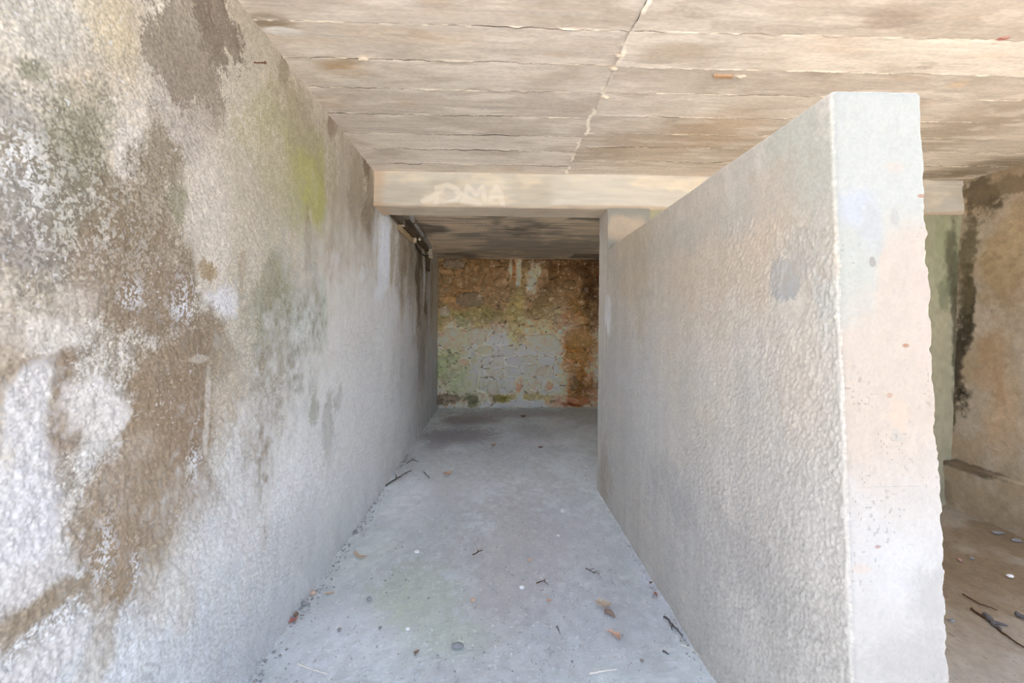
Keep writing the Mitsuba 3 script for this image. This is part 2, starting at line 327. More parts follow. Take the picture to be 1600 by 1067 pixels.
BACK = [
    (1.396, 1.028, 0.3268, 0.8606, (170, 126, 66), 0.85, 0.5),
    (0.261, 2.408, 1.6207, 0.0977, (120, 92, 60), 0.7, 0.5),
    (1.623, 2.112, 0.1762, 0.6557, (92, 66, 44), 0.85, 0.5),  # darker brown at the top right
    (1.35, 2.329, 0.4392, 0.3281, (120, 86, 54), 0.6, 0.6),
    (-0.383, 2.101, 0.6405, 0.3228, (158, 124, 84), 0.6, 0.6),
    (-0.38, 1.544, 0.6382, 0.2137, (164, 154, 104), 0.75, 0.5),
    (0.369, 1.566, 0.1507, 0.6449, (184, 172, 118), 0.6, 0.5),
    (0.801, 1.405, 0.2164, 0.3228, (168, 152, 96), 0.5, 0.5),
    (-0.796, 0.591, 0.273, 0.4206, (142, 158, 116), 0.8, 0.5),
    (-0.48, 0.505, 0.3586, 0.4633, (186, 194, 168), 0.7, 0.5),
    (-0.59, 1.245, 0.1481, 0.255, (158, 170, 132), 0.6, 0.35),
    (-0.057, 0.713, 0.4253, 0.3178, (202, 204, 182), 0.6, 0.6),
    (0.262, 0.818, 0.6415, 0.319, (226, 216, 206), 0.6, 0.6),
    (0.799, 0.655, 0.4846, 0.4795, (224, 210, 196), 0.7, 0.5),
    (0.476, 0.054, 0.6404, 0.0738, (226, 222, 216), 0.8, 0.4),
    (-0.897, 0.12, 0.2509, 0.094, (94, 80, 56), 0.95, 0.3),
    (-0.425, 0.105, 0.1263, 0.1153, (84, 96, 50), 0.85, 0.4),
    (0.103, 0.163, 0.1912, 0.0842, (124, 120, 48), 0.85, 0.4),
    (0.637, 0.179, 0.2142, 0.0529, (150, 150, 70), 0.6, 0.4),
    (0.926, 0.155, 0.1075, 0.0636, (150, 150, 70), 0.6, 0.4),
    (0.347, 2.268, 0.054, 0.347, (232, 220, 198), 0.9, 0.35),
    (0.607, 2.15, 0.0976, 0.1844, (220, 208, 188), 0.85, 0.35),
    (0.228, 2.321, 0.027, 0.2602, (220, 206, 180), 0.8, 0.35),
    (0.293, 2.213, 0.0324, 0.2383, (182, 124, 66), 0.6, 0.35),
    (0.607, 2.411, 0.0217, 0.1524, (220, 206, 180), 0.6, 0.35),
    (1.554, 0.277, 0.2174, 0.3199, (138, 98, 54), 0.7, 0.5),
    (1.12, 0.121, 0.2373, 0.0849, (196, 164, 142), 0.6, 0.5),
    (1.39, 0.097, 0.1516, 0.0531, (146, 82, 42), 0.85, 0.4),
]
RIGHT = [
    (3.483, 1.105, 0.0721, 0.3241, (60, 54, 42), 0.95, 0.4),
    (3.418, 1.536, 0.05, 0.3736, (66, 60, 46), 0.95, 0.4),
    (3.534, 0.667, 0.0421, 0.3266, (90, 80, 62), 0.9, 0.4),
    (3.433, 1.968, 0.0609, 0.4314, (110, 100, 76), 0.8, 0.4),
    (3.349, 2.49, 0.0976, 0.1592, (104, 94, 76), 0.9, 0.3),
    (3.162, 2.484, 0.22, 0.0705, (128, 114, 92), 0.8, 0.3),
    (3.118, 2.019, 0.17, 0.3454, (184, 158, 118), 0.5, 0.6),
    (3.155, 1.675, 0.1296, 0.1985, (150, 124, 90), 0.4, 0.6),
    (3.176, 0.737, 0.1295, 0.2955, (196, 168, 138), 0.7, 0.6),
    (3.224, 1.126, 0.0892, 0.3014, (170, 138, 104), 0.6, 0.6),
    (3.355, 0.243, 0.2866, 0.0258, (96, 82, 64), 0.8, 0.4),
    (3.563, 0.014, 0.1062, 0.1088, (132, 116, 94), 0.6, 0.5),
    (3.274, 0.022, 0.2727, 0.1505, (170, 150, 122), 0.5, 0.5),
]
CROSS = [
    (3.938, 1.869, 0.0816, 0.4417, (92, 92, 70), 0.8, 0.5),
    (3.905, 1.321, 0.0463, 0.4895, (84, 80, 60), 0.9, 0.4),
    (3.809, 2.089, 0.0583, 0.1663, (150, 158, 124), 0.6, 0.35),
    (3.817, 1.648, 0.0463, 0.1644, (120, 126, 98), 0.7, 0.35),
    (3.789, 0.039, 0.0227, 0.1574, (80, 70, 54), 0.8, 0.35),
]


LG = 0.72
def left_color(p, n, uv):
    y, z = p.y, p.z
    w1 = fbm(y * 6, z * 5, 3.1, 4) - 0.5; w2 = fbm(y * 6 + 9.7, z * 5, 7.7, 4) - 0.5
    fine = noise(y * 210, z * 190, p.x * 60); mid = fbm(y * 55, z * 42, 1.7, 3)
    streak = fbm(y * 16, z * 1.1, 5.0, 4)
    base = mix(kc(203, 195, 181, g=LG), kc(206, 210, 215, g=LG), smoothstep(1.75, 0.55, z + w1 * 0.7))  # bluish sky light is painted into the lower wall
    base = base * (1 + (streak - 0.5) * 0.35 * smoothstep(1.5, 2.4, y))
    e = (mid - 0.5) * 0.85 + (fine - 0.5) * 0.35 + (fbm(y * 19, z * 15, 6.6, 3) - 0.5) * 0.9
    mot = fbm(y * 11, z * 8, 14.0, 4); base = base * (1 + (mot - 0.5) * 0.30)
    base = mix(base, kc(188, 168, 140, g=LG), smoothstep(0.55, 0.75, fbm(y * 4.3 + 3, z * 3.2, 21.0, 4)) * 0.45 * smoothstep(2.6, 1.6, y))
    c = stains_and_light(base, y, z, LEFT, w1 * 2, w2 * 2, e, LG, 0.40 * fbm(y * 40, z * 33, 33.0, 3) + 0.33 * noise(y * 150, z * 130, 3.0) + 0.27 * noise(y * 300, z * 260, 7.0))
    near = smoothstep(3.2, 1.1, y)
    c = c * (1 + (fine - 0.5) * (0.16 + 0.42 * near) + (mid - 0.5) * 0.34)
    grit = smoothstep(0.78, 0.92, noise(y * 130 + 40, z * 120, 2.2)) * smoothstep(0.42, 0.62, fbm(y * 7, z * 6, 9.3, 3)) * near
    return dr.clip(mix(c, kc(226, 228, 232, g=LG), grit * 0.55), 0.01, 0.95)
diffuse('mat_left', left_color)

PG, QG = 0.88, 0.47  # same plaster; end face darkened in colour against the strong light on it
def part_color(p, n, uv):
    x, y, z = p.x, p.y, p.z
    w1 = fbm(y * 6 + x * 6, z * 5, 13.1, 4) - 0.5; w2 = fbm(y * 6 + 9.7, z * 5 + x * 6, 17.7, 4) - 0.5
    fine = noise(y * 170 + x * 170, z * 170, 3.0); mid = fbm(y * 45 + x * 45, z * 30, 1.2, 3)
    streak = fbm(y * 14, z * 1.2, 25.0, 4)
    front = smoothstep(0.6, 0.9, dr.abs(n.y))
    side = mix(kc(200, 192, 180, g=PG), kc(195, 190, 183, g=PG), smoothstep(1.5, 0.7, z + w1 * 0.8))
    side = side * (1 + (streak - 0.5) * 0.22)
    e = (mid - 0.5) * 0.7 + (fine - 0.5) * 0.3
    side = stains_and_light(side, y, z, PART, w1 * 2, w2 * 2, e, PG)
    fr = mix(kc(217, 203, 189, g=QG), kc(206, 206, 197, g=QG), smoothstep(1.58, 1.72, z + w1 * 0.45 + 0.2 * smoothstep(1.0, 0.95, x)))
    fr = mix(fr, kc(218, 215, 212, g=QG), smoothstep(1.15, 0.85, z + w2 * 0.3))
    fr = stains_and_light(fr, x, z, FRONT, w1, w2, e * 0.6, QG)
    fr = stains_and_light(fr, x, z, [(1.06, 2.17, 0.22, 0.11, (216, 200, 180), 0.95, 0.3)], w1, w2, e * 0.5, QG * 1.5)  # lit pink of the column front, put into its colour
    pit = smoothstep(0.80, 0.9, noise(x * 150, z * 130, 9.0)) * smoothstep(0.35, 0.65, noise(x * 11, z * 9, 4.0)) * (1 - 0.75 * smoothstep(1.6, 1.75, z))
    fr = fr * (1 - 0.22 * pit) * (1 + (mid - 0.5) * 0.10)
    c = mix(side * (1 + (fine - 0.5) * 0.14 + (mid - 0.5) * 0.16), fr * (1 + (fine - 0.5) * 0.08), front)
    return dr.clip(c, 0.01, 0.95)
diffuse('mat_partition', part_color)

CG = 1.14
def ceil_color(p, n, uv):
    x, y = p.x, p.y
    k = dr.floor(uv.x * 8 + 0.5)                           # one tone per board impression
    tone = mikit.cell_rand(k, 3, 5); v = uv.y
    grain = fbm(x * 4.2, y * 60 + k * 7, 2.0, 4); blot = fbm(x * 2.6 + k * 3, y * 3.6, 8.0, 4)
    fine = noise(x * 60, y * 160, 1.0)
    c = mix(kc(184, 174, 163, g=CG), kc(211, 202, 191, g=CG), tone)
    c = mix(c, kc(158, 146, 132, g=CG), smoothstep(0.50, 0.80, blot + (grain - 0.5) * 0.55) * 0.60)
    c = mix(c, kc(176, 146, 112, g=CG), smoothstep(0.66, 0.82, fbm(x * 2.0 + 31, y * 5 + k, 4.0, 3)) * 0.22)
    c = stains_and_light(c, x, y, CEIL, (blot - 0.5), (grain - 0.5), (grain - 0.5) * 0.8, CG)
    c = mix(c, kc(218, 210, 200, g=CG), smoothstep(0.50, 0.72, fbm(x * 5 + k * 11, y * 16, 61.0, 4)) * 0.4)
    c = mix(c, kc(230, 222, 208, g=CG), smoothstep(0.016, 0.003, dr.abs(x - 0.56 + (fbm(y * 18, 1.0, 1.0, 3) - 0.5) * 0.05)) * smoothstep(0.42, 0.62, fbm(y * 9, 5.0, 2.0, 3)))
    c = c * (1 + (grain - 0.5) * 0.36 + (fine - 0.5) * 0.16)
    rag = noise(x * 9, k * 5, 3.0) * 0.75 + noise(x * 34, k, 9.0) * 0.5      # white crumbs of paste along the joints
    edge = dr.minimum(v, 1 - v)
    c = mix(c, kc(228, 218, 202, g=CG), smoothstep(0.040, 0.008, edge) * smoothstep(0.62, 0.85, rag))
    c = mix(c, kc(110, 98, 86, g=CG), smoothstep(0.016, 0.003, edge) * smoothstep(0.72, 0.45, rag) * 0.65)
    return dr.clip(c, 0.01, 0.95)
diffuse('mat_ceiling', ceil_color)

def farceil_color(p, n, uv):
    x, y = p.x, p.y
    grain = fbm(x * 3.0, y * 22, 2.0, 4); blot = fbm(x * 1.5, y * 1.3, 8.0, 4)
    c = mix(kc(150, 138, 124, g=CG), kc(196, 176, 152, g=CG), smoothstep(0.35, 0.65, blot + (grain - 0.5) * 0.4))
    c = mix(c, kc(100, 88, 78, g=CG), smoothstep(0.56, 0.74, fbm(x * 2.2 + 4, y * 1.6, 1.0, 4)) * 0.7)
    return dr.clip(c * (1 + (grain - 0.5) * 0.5), 0.01, 0.95)
diffuse('mat_far_ceiling', farceil_color)

STROKES = [(-0.478, 2.454, -0.487, 2.33), (-0.483, 2.491, -0.392, 2.513), (-0.392, 2.513, -0.325, 2.488), (-0.325, 2.488, -0.289, 2.442), (-0.289, 2.442, -0.329, 2.389), (-0.329, 2.389, -0.421, 2.357), (-0.32, 2.457, -0.145, 2.366), (-0.589, 2.38, -0.523, 2.407), (-0.523, 2.407, -0.442, 2.476), (-0.278, 2.364, -0.233, 2.506), (-0.233, 2.506, -0.166, 2.439), (-0.166, 2.439, -0.114, 2.503), (-0.114, 2.503, -0.098, 2.398), (-0.252, 2.375, -0.145, 2.366), (-0.052, 2.399, -0.006, 2.51), (-0.006, 2.51, 0.036, 2.437), (0.036, 2.437, 0.051, 2.338), (-0.042, 2.425, 0.03, 2.432)]
def beam_color(p, n, uv):
    x, z = p.x, p.z
    grain = fbm(x * 5, z * 40 + p.y * 40, 2.0, 4); blot = fbm(x * 3, z * 6 + p.y * 6, 5.0, 4)
    c = mix(kc(208, 204, 194, g=CG * 0.9), kc(196, 190, 177, g=CG * 0.9), smoothstep(0.4, 0.75, blot))
    c = mix(c, kc(224, 212, 192, g=CG), smoothstep(0.55, 0.8, fbm(x * 4 + 7, z * 9, 1.0, 3)) * 0.6)
    dist = mi.Float(9.0)                                   # faded white lettering, brushed in strokes
    for (xa, za, xb, zb) in STROKES:
        t = dr.clip(((x - xa) * (xb - xa) + (z - za) * (zb - za)) / ((xb - xa) ** 2 + (zb - za) ** 2 + 1e-9), 0, 1)
        dist = dr.minimum(dist, dr.hypot(x - xa - t * (xb - xa), z - za - t * (zb - za)))
    w = smoothstep(0.030, 0.010, dist + (grain - 0.5) * 0.016) * 0.62 * smoothstep(-0.6, -0.9, n.y) * smoothstep(3.6, 3.55, p.y)
    c = mix(c, kc(226, 220, 208, g=CG), w)
    low = smoothstep(2.372, 2.345, z + (blot - 0.5) * 0.05)  # worn arris
    c = mix(c, kc(178, 162, 142, g=CG), low * 0.8)
    c = mix(c, kc(186, 156, 124, g=CG), smoothstep(-0.86, -0.95, x + (blot - 0.5) * 0.1) * 0.45)
    return dr.clip(c * (1 + (grain - 0.5) * 0.22), 0.01, 0.95)
diffuse('mat_beam', beam_color)

FG = 1.2
def floor_color(p, n, uv):
    x, y = p.x, p.y
    blot = fbm(x * 2.3, y * 1.6, 3.0, 5); fine = noise(x * 190, y * 190, 1.0); mid = fbm(x * 26, y * 20, 5.0, 4)
    c = mix(kc(201, 208, 210, g=FG), kc(184, 189, 190, g=FG), smoothstep(0.35, 0.68, blot))
    c = stains_and_light(c, x, y, FLOOR, (blot - 0.5) * 2, (mid - 0.5), (mid - 0.5) * 0.9, FG)
    c = mix(c, kc(96, 92, 92, g=FG), smoothstep(0.72, 0.86, fbm(x * 60, y * 42, 6.0, 3)) * smoothstep(0.45, 0.6, fbm(x * 3, y * 3, 16.0, 3)) * 0.35)
    c = mix(c, kc(235, 235, 235, g=FG), smoothstep(0.84, 0.93, noise(x * 90, y * 80, 3.0)) * 0.35)
    return dr.clip(c * (1 + (fine - 0.5) * 0.12 + (mid - 0.5) * 0.28), 0.01, 0.95)
diffuse('mat_floor', floor_color)

BG = 1.7
def back_tint(x, z):
    """The tones and staining over the rubble wall: ochre and brown above and to the right, green and lime white below."""
    w = fbm(x * 3, z * 3, 2.0, 4) - 0.5
    c = mix(kc(222, 204, 186, g=BG), kc(164, 138, 106, g=BG), smoothstep(1.15, 1.75, z + w * 0.9))
    g = fbm(x * 18, z * 15, 4.0, 3) - 0.5
    return stains_and_light(c, x, z, BACK, w * 2, w * 2, g * 0.8, BG)
PALETTE = [(216, 184, 160), (200, 150, 116), (108, 98, 84), (186, 148, 98), (204, 194, 178), (134, 122, 106)]
def stone_color(p, n, uv):
    x, z = p.x, p.z
    c = back_tint(x, z) * (0.82 + 0.36 * uv.y)
    for i, q in enumerate(PALETTE):
        c = mix(c, kc(*q, g=BG), dr.select(dr.abs(uv.x - (i + 1)) < 0.3, 0.34 + 0.5 * fbm(x * 13, z * 13, 51.0, 3), 0.0))
    g = fbm(x * 22, z * 22, p.y * 9, 4); f = noise(x * 70, z * 80, 1.0)
    c = mix(c, kc(232, 220, 204, g=BG), smoothstep(0.58, 0.75, g) * 0.35)
    return dr.clip(c * (1 + (g - 0.5) * 0.7 + (f - 0.5) * 0.2), 0.01, 0.95)
diffuse('mat_stone', stone_color)
def mortar_color(p, n, uv):
    x, z = p.x, p.z
    g = fbm(x * 20, z * 20, 6.0, 4); f = noise(x * 75, z * 85, 1.0)
    c = back_tint(x, z) * 1.02
    c = mix(c, kc(70, 58, 44, g=BG), smoothstep(0.60, 0.74, fbm(x * 26, z * 34, 3.0, 3)) * 0.7)
    return dr.clip(c * (1 + (g - 0.5) * 0.8 + (f - 0.5) * 0.25), 0.01, 0.95)
diffuse('mat_mortar', mortar_color)

RG = 0.95
def right_color(p, n, uv):
    y, z = p.y, p.z
    w1 = fbm(y * 5, z * 5, 31.0, 4) - 0.5; g = fbm(y * 30, z * 26, p.x * 3, 4); f = noise(y * 120, z * 120, 1.0)
    c = mix(kc(172, 154, 130, g=RG), kc(180, 166, 148, g=RG), smoothstep(0.35, 0.65, w1 + 0.5))  # the dim brown light of this bay is in the base colour
    c = stains_and_light(c, y, z, RIGHT, w1 * 2, w1, (g - 0.5) * 1.1, RG)
    return dr.clip(c * (1 + (g - 0.5) * 0.45 + (f - 0.5) * 0.15), 0.01, 0.95)
diffuse('mat_right', right_color)
def cross_color(p, n, uv):
    x, z = p.x, p.z
    w1 = fbm(x * 6, z * 3, 41.0, 4) - 0.5; g = fbm(x * 28, z * 18, 2.0, 4)
    c = mix(kc(170, 164, 138, g=RG), kc(162, 162, 136, g=RG), smoothstep(1.2, 1.9, z + w1))
    c = stains_and_light(c, x, z, CROSS, w1 * 2, w1, (g - 0.5) * 1.0, RG)
    return dr.clip(c * (1 + (g - 0.5) * 0.3), 0.01, 0.95)
diffuse('mat_cross', cross_color)
def floor_right_color(p, n, uv):
    x, y = p.x, p.y
    b = fbm(x * 3, y * 3, 3.0, 5); g = fbm(x * 40, y * 30, 5.0, 4)
    c = mix(kc(142, 124, 102, g=RG), kc(166, 154, 138, g=RG), smoothstep(0.35, 0.65, b))  # brown base carries the shade of the bay
    c = mix(c, kc(186, 180, 172, g=RG), smoothstep(2.3, 1.5, y + (b - 0.5) * 1.0) * 0.8)
    c = mix(c, kc(70, 56, 42, g=RG), smoothstep(0.68, 0.80, g) * 0.35)
    return dr.clip(c * (1 + (g - 0.5) * 0.4), 0.01, 0.95)
diffuse('mat_floor_right', floor_right_color)
def yard_color(p, n, uv):
    g = fbm(p.x * 2, p.y * 2, 0.0, 4)
    return mix(mi.Color3f(0.54, 0.50, 0.45), mi.Color3f(0.68, 0.63, 0.57), g)
diffuse('mat_yard', yard_color)
plain('mat_concrete', sr(170, 160, 148) * 0.8, 0.9)
for k, c, r, m in (('mortar_cream', (214, 202, 184), 0.9, 0.0), ('pipe_grey', (150, 146, 140), 0.55, 0.0), ('rail_brown', (92, 78, 62), 0.7, 0.0), ('bracket_beige', (212, 200, 176), 0.7, 0.0), ('cable_black', (38, 32, 28), 0.5, 0.0),
                   ('strip_tan', (168, 146, 116), 0.7, 0.0), ('leaf_orange', (206, 172, 148), 0.8, 0.0), ('leaf_tan', (196, 178, 158), 0.8, 0.0), ('leaf_brown', (146, 124, 110), 0.8, 0.0),
                   ('leaf_red', (170, 116, 106), 0.8, 0.0), ('straw', (236, 230, 216), 0.8, 0.0), ('twig_dark', (98, 94, 94), 0.9, 0.0), ('twig_brown', (88, 64, 46), 0.9, 0.0),
                   ('pebble_white', (236, 236, 236), 0.8, 0.0), ('pebble_tan', (204, 178, 158), 0.8, 0.0), ('pebble_dark', (140, 137, 136), 0.8, 0.0), ('pebble_grey', (150, 150, 152), 0.8, 0.0),
                   ('iron_rust', (112, 84, 66), 0.8, 0.2), ('wood_sliver', (182, 150, 120), 0.8, 0.0), ('chip_red', (166, 126, 118), 0.8, 0.0), ('grit_grey', (150, 147, 146), 0.9, 0.0)):
    plain('mat_' + k, sr(*c), r, m)

# ------------------------------------------------------------------ structure
XL, H, H2, YB, YBM = -0.978, 2.62, 2.49, 7.34, 3.48
ys = np.concatenate([np.linspace(0.3, 0.84, 30)[:-1], inv_space(0.84, YB + 0.02, 420)]); zs = np.linspace(-0.06, 2.66, 620)
Y, Z = np.meshgrid(ys, zs, indexing='ij')
rough = 0.35 + 0.65 * np.clip(1.4 - Z, 0, 1)
h = 0.016 * (F3(Y * 1.6, Z * 1.6, 0.5, 3, 1) - 0.5) + 0.006 * (F3(Y * 9, Z * 6, 1.5, 3, 2) - 0.5)
h += 0.0062 * (F3(Y * 90, Z * 75, 0, 3, 5) - 0.5) * (0.7 + 0.9 * rough) + 0.0045 * np.clip(N3(Y * 95, Z * 60, 0, 6) - 0.55, 0, 1) * rough
h += 0.006 * np.clip(F3(Y * 22, Z * 2.2, 3, 3, 8) - 0.5, 0, 1) * np.clip((Y - 2.4) / 1.5, 0, 1)
h += 0.02 * np.exp(-Z / 0.05) * (0.4 + F3(Y * 8, Z * 3, 0, 3, 4))
P = np.stack([XL + h, Y, Z], -1)
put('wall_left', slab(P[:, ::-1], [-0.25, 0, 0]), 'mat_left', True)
struct('wall_left', 'long left wall of stained roughcast plaster with brown, green and white patches', 'wall')

# the free-standing partition: left face, rounded end, right face, swept up to a rounded top
PX0, PX1, PYN, PYF, PZT = 0.863, 1.112, 1.05, 3.47, 2.005
r = 0.016
yl = inv_space(PYN + r, PYF, 320)[::-1]
arc = np.linspace(0, np.pi / 2, 7)[1:-1]
path = [(PX0, y, -1, 0) for y in yl]
path += [(PX0 + r - r * math.cos(a), PYN + r - r * math.sin(a), -math.cos(a), -math.sin(a)) for a in arc]
path += [(x, PYN, 0, -1) for x in np.linspace(PX0 + r, PX1 - r, 80)]
path += [(PX1 - r + r * math.sin(a), PYN + r - r * math.cos(a), math.sin(a), -math.cos(a)) for a in arc]
path += [(PX1, y, 1, 0) for y in np.linspace(PYN + r, PYF, 140)]
path = np.array(path)
zz = np.concatenate([np.linspace(-0.15, PZT - 0.016, 680), PZT - 0.016 + 0.016 * np.sin(np.linspace(0, np.pi / 2, 8)[1:])])
ins = np.concatenate([np.zeros(680), 0.0155 - 0.0155 * np.cos(np.linspace(0, np.pi / 2, 8)[1:])])
A, Zp = np.meshgrid(np.arange(len(path)), zz, indexing='ij')
X, Y = path[A, 0], path[A, 1]; NX, NY = path[A, 2], path[A, 3]
s = np.clip((Y - PYN) / 2.4, 0, 1); top = np.clip((Zp - 1.2) / 0.7, 0, 1)
lump = N3(Y * 118 + X * 118, Zp * 96 + X * 9, X * 20, 11) * 0.55 + N3(Y * 230 + X * 230, Zp * 190, X * 20, 12) * 0.30 + N3(Y * 40 + X * 40, Zp * 24, X * 20, 18) * 0.25
lump = lump ** 1.25
smooth_top = np.clip((Zp - (1.62 + 0.25 * F3(Y * 5, Zp * 3, 2, 3, 9) + 0.10 * np.clip((1.6 - Y) * 2, -1, 1) * -1)) / 0.05, 0, 1)
amp = (0.0135 - 0.006 * np.clip(Zp / 2, 0, 1)) * (1 - 0.80 * smooth_top) * (1 - 0.35 * s)
patch = np.clip(1.4 - np.hypot((Y - 1.222) / 0.055, (Zp - 1.50) / 0.085) - 0.6 * (F3(Y * 25, Zp * 25, 0, 3, 21) - 0.5), 0, 0.4) / 0.4
amp = amp * (1 - 0.85 * patch)
h = amp * (lump - 0.55) + 0.010 * (F3(Y * 3.2, Zp * 2.2, 0.3, 3, 13) - 0.5) + 0.006 * (F3(Y * 11, Zp * 7, 1.3, 3, 14) - 0.5) * (1 - smooth_top * .7)
h -= 0.004 * patch
front = np.clip(-NY, 0, 1)
hf = 0.0045 * (F3(X * 60, Zp * 55, 2, 3, 15) - 0.5) + 0.006 * (F3(X * 9, Zp * 5, 2, 3, 16) - 0.5)
h = h * (1 - front) + hf * front
h += np.where(NX > 0.2, 0.016 * (F3(Y * 26, Zp * 30, 8, 4, 17) - 0.5) * (1 - 0.5 * (Zp > 1.75)), 0)
lean = s * (-0.008 + 0.020 * Zp) + np.where(NX > 0, 0.004 * (2 - Zp), 0)
INS = ins[None, :]
Pp = np.stack([X + NX * (h - INS) + lean, Y + NY * (h - INS), Zp + 0 * X + 0.012 * (F3(X * 3, Y * 3, 1, 2, 19) - 0.5) * (Zp > 1.9)], -1)
n, m = Pp.shape[:2]
V = Pp.reshape(-1, 3); Fq = grid_faces(n, m)
cap = np.arange(n) * m + m - 1; k = n // 2
capf = np.array([[cap[i], cap[i + 1], cap[n - 2 - i], cap[n - 1 - i]] for i in range(k)])
F = np.vstack([Fq[:, [0, 1, 2]], Fq[:, [0, 2, 3]], capf[:, [0, 1, 2]], capf[:, [0, 2, 3]]])
F = F[(F[:, 0] != F[:, 1]) & (F[:, 1] != F[:, 2]) & (F[:, 0] != F[:, 2])]
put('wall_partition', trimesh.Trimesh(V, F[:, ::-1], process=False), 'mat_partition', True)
struct('wall_partition', 'free-standing rough plastered partition wall with a pale smooth end face', 'wall')

# column at the far end of the partition, under the beam
zc = np.linspace(-0.15, 2.335, 220)
pc = [(0, y, -1, 0) for y in np.linspace(3.72, 3.452, 40)] + [(x, 3.452 - 0.008, 0, -1) for x in np.linspace(0.012, 0.34, 34)] + [(0.35, y, 1, 0) for y in np.linspace(3.452, 3.72, 12)]
pc = np.array(pc); A, Zc = np.meshgrid(np.arange(len(pc)), zc, indexing='ij')
h = 0.006 * (F3(pc[A, 1] * 30 + pc[A, 0] * 30, Zc * 20, 1, 3, 31) - 0.5) + 0.008 * (F3(pc[A, 0] * 5 + pc[A, 1] * 5, Zc * 4, 1, 3, 32) - 0.5)
P = np.stack([0.856 + pc[A, 0] + 0.019 * Zc + pc[A, 2] * h, pc[A, 1] + pc[A, 3] * h, Zc], -1)
put('column', slab(P), 'mat_partition', True)
struct('column', 'square plastered column carrying the beam at the far end of the partition', 'column')

# ceiling slab and the impressions of the shuttering boards, one piece each
put('ceiling', bx(-1.2, 4.4, 0.99, 3.79, H + 0.008, H + 0.30), 'mat_concrete')
struct('ceiling', 'board-marked concrete ceiling slab over the front bay', 'ceiling')
JL = [0.99, 1.24, 1.485, 1.73, 1.975, 2.225, 2.50, 2.762, 3.005, 3.285, 3.50]
JR = [0.99, 1.235, 1.48, 1.722, 1.978, 2.205, 2.465, 2.695, 2.915, 3.18, 3.50]
for side, J, x0, x1 in ((0, JL, -0.99, 0.562), (1, JR, 0.558, 4.06)):
    for i in range(len(J) - 1):
        dep = (J[i] + J[i + 1]) / 2; st = max(0.006, 0.0042 * dep)
        nx, ny = int((x1 - x0) / (st * 1.7)), max(18, int((J[i + 1] - J[i]) / st))
        u = np.linspace(0, 1, nx); v = np.linspace(0, 1, ny)
        U, Vv = np.meshgrid(u, v, indexing='ij')
        skew = (-0.012, -0.018)[side]
        xl = x0 + (0.010 * (N3(np.float64(i * 3.7), 1.0) - 0.5)); X = xl + (x1 - xl) * U
        if side: X = X + 0.012 * (F3(Vv * 6 + i * 5, 2.0, 0, 3, 41) - 0.5) * (1 - U) ** 8
        Y = J[i] + (J[i + 1] - J[i]) * Vv + skew * (X - 0.6) + 0.004 * (F3(X * 4, i + (Vv > 0.5) * 1.0, side, 4, 42) - 0.5) * (np.abs(Vv - 0.5) * 2) ** 6
        edge = np.minimum(Vv, 1 - Vv) * (J[i + 1] - J[i])
        zoff = (0.006 * (np.sin(i * 12.9898 + side * 4.1) * 0.5))
        ragn = F3(X * 14, i + (Vv > 0.5) * 1.0 + side * 50, 0.5, 3, 43)
        d = zoff + 0.0035 * (F3(X * 5, Y * 55, i, 3, 44) - 0.5) + 0.006 * (F3(X * 2.2, Y * 5, i, 3, 45) - 0.5)
        d -= 0.008 * np.clip(ragn - 0.50, 0, 0.3) / 0.3 * np.exp(-(edge / 0.006) ** 2)      # fins of cement paste hanging down
        d += 0.004 * np.clip(0.50 - ragn, 0, 0.2) / 0.2 * np.exp(-(edge / 0.0035) ** 2)
        P = np.stack([X, Y, H + d - 0.004], -1)
        uv = np.stack([np.full(P[..., 0].size, (i + 1 + side * 20) / 8.0), Vv.ravel()], 1)
        me = slab(P); key = fresh('ceiling__board_impression')
        put(key, me, 'mat_ceiling', True, uv=uv)
def far_slab(x0, x1, y0, y1, nx, ny):
    X, Y = np.meshgrid(np.linspace(x0, x1, nx), np.linspace(y0, y1, ny), indexing='ij')
    d = 0.014 * (F3(X * 2, Y * 2, 0, 3, 46) - 0.5) + 0.004 * (F3(X * 6, Y * 30, 1, 3, 47) - 0.5) + 0.03 * np.clip((Y - 7.26) / 0.08, 0, 1) * (F3(X * 9, Y, 1, 3, 48) - 0.45)
    return slab(np.stack([X, Y, H2 + d], -1), [0, 0, 0.32])
# the far roof has an added slot behind the beam, invented to light the bay
put('ceiling_001', trimesh.util.concatenate([far_slab(-1.1, 4.2, 4.38, 7.45, 300, 200), far_slab(1.3, 4.2, 3.70, 4.38, 60, 30), bx(-1.25, -1.0, 3.7, 4.4, H2, H2 + 0.32)]), 'mat_far_ceiling', 30)
struct('ceiling_001', 'darker mottled concrete ceiling of the far bay behind the beam', 'ceiling')

# beam: front face, worn lower edge, soffit, back face
zb = 2.333
prof = [(YBM, z, -1, 0) for z in np.linspace(2.66, zb + 0.012, 50)] + [(YBM + 0.012 - 0.012 * math.cos(a), zb + 0.012 - 0.012 * math.sin(a), -math.cos(a), -math.sin(a)) for a in arc] + [(y, zb, 0, -1) for y in np.linspace(YBM + 0.012, 3.76, 26)] + [(3.765, z, 1, 0) for z in np.linspace(zb, 2.60, 8)]
prof = np.array(prof); xb = np.linspace(-0.995, 4.05, 760)
A, Xb = np.meshgrid(np.arange(len(prof)), xb, indexing='ij'); Yb_, Zb_ = prof[A, 0], prof[A, 1]
worn = np.exp(-((Zb_ - zb) / 0.02) ** 2 - ((Yb_ - YBM) / 0.02) ** 2)
h = 0.006 * (F3(Xb * 4, Zb_ * 14 + Yb_ * 10, 0, 3, 51) - 0.5) + 0.003 * (F3(Xb * 12, Zb_ * 60 + Yb_ * 50, 0, 3, 52) - 0.5) - 0.022 * worn * np.clip(F3(Xb * 6, 1.0, 0, 4, 53) - 0.36, 0, 1)
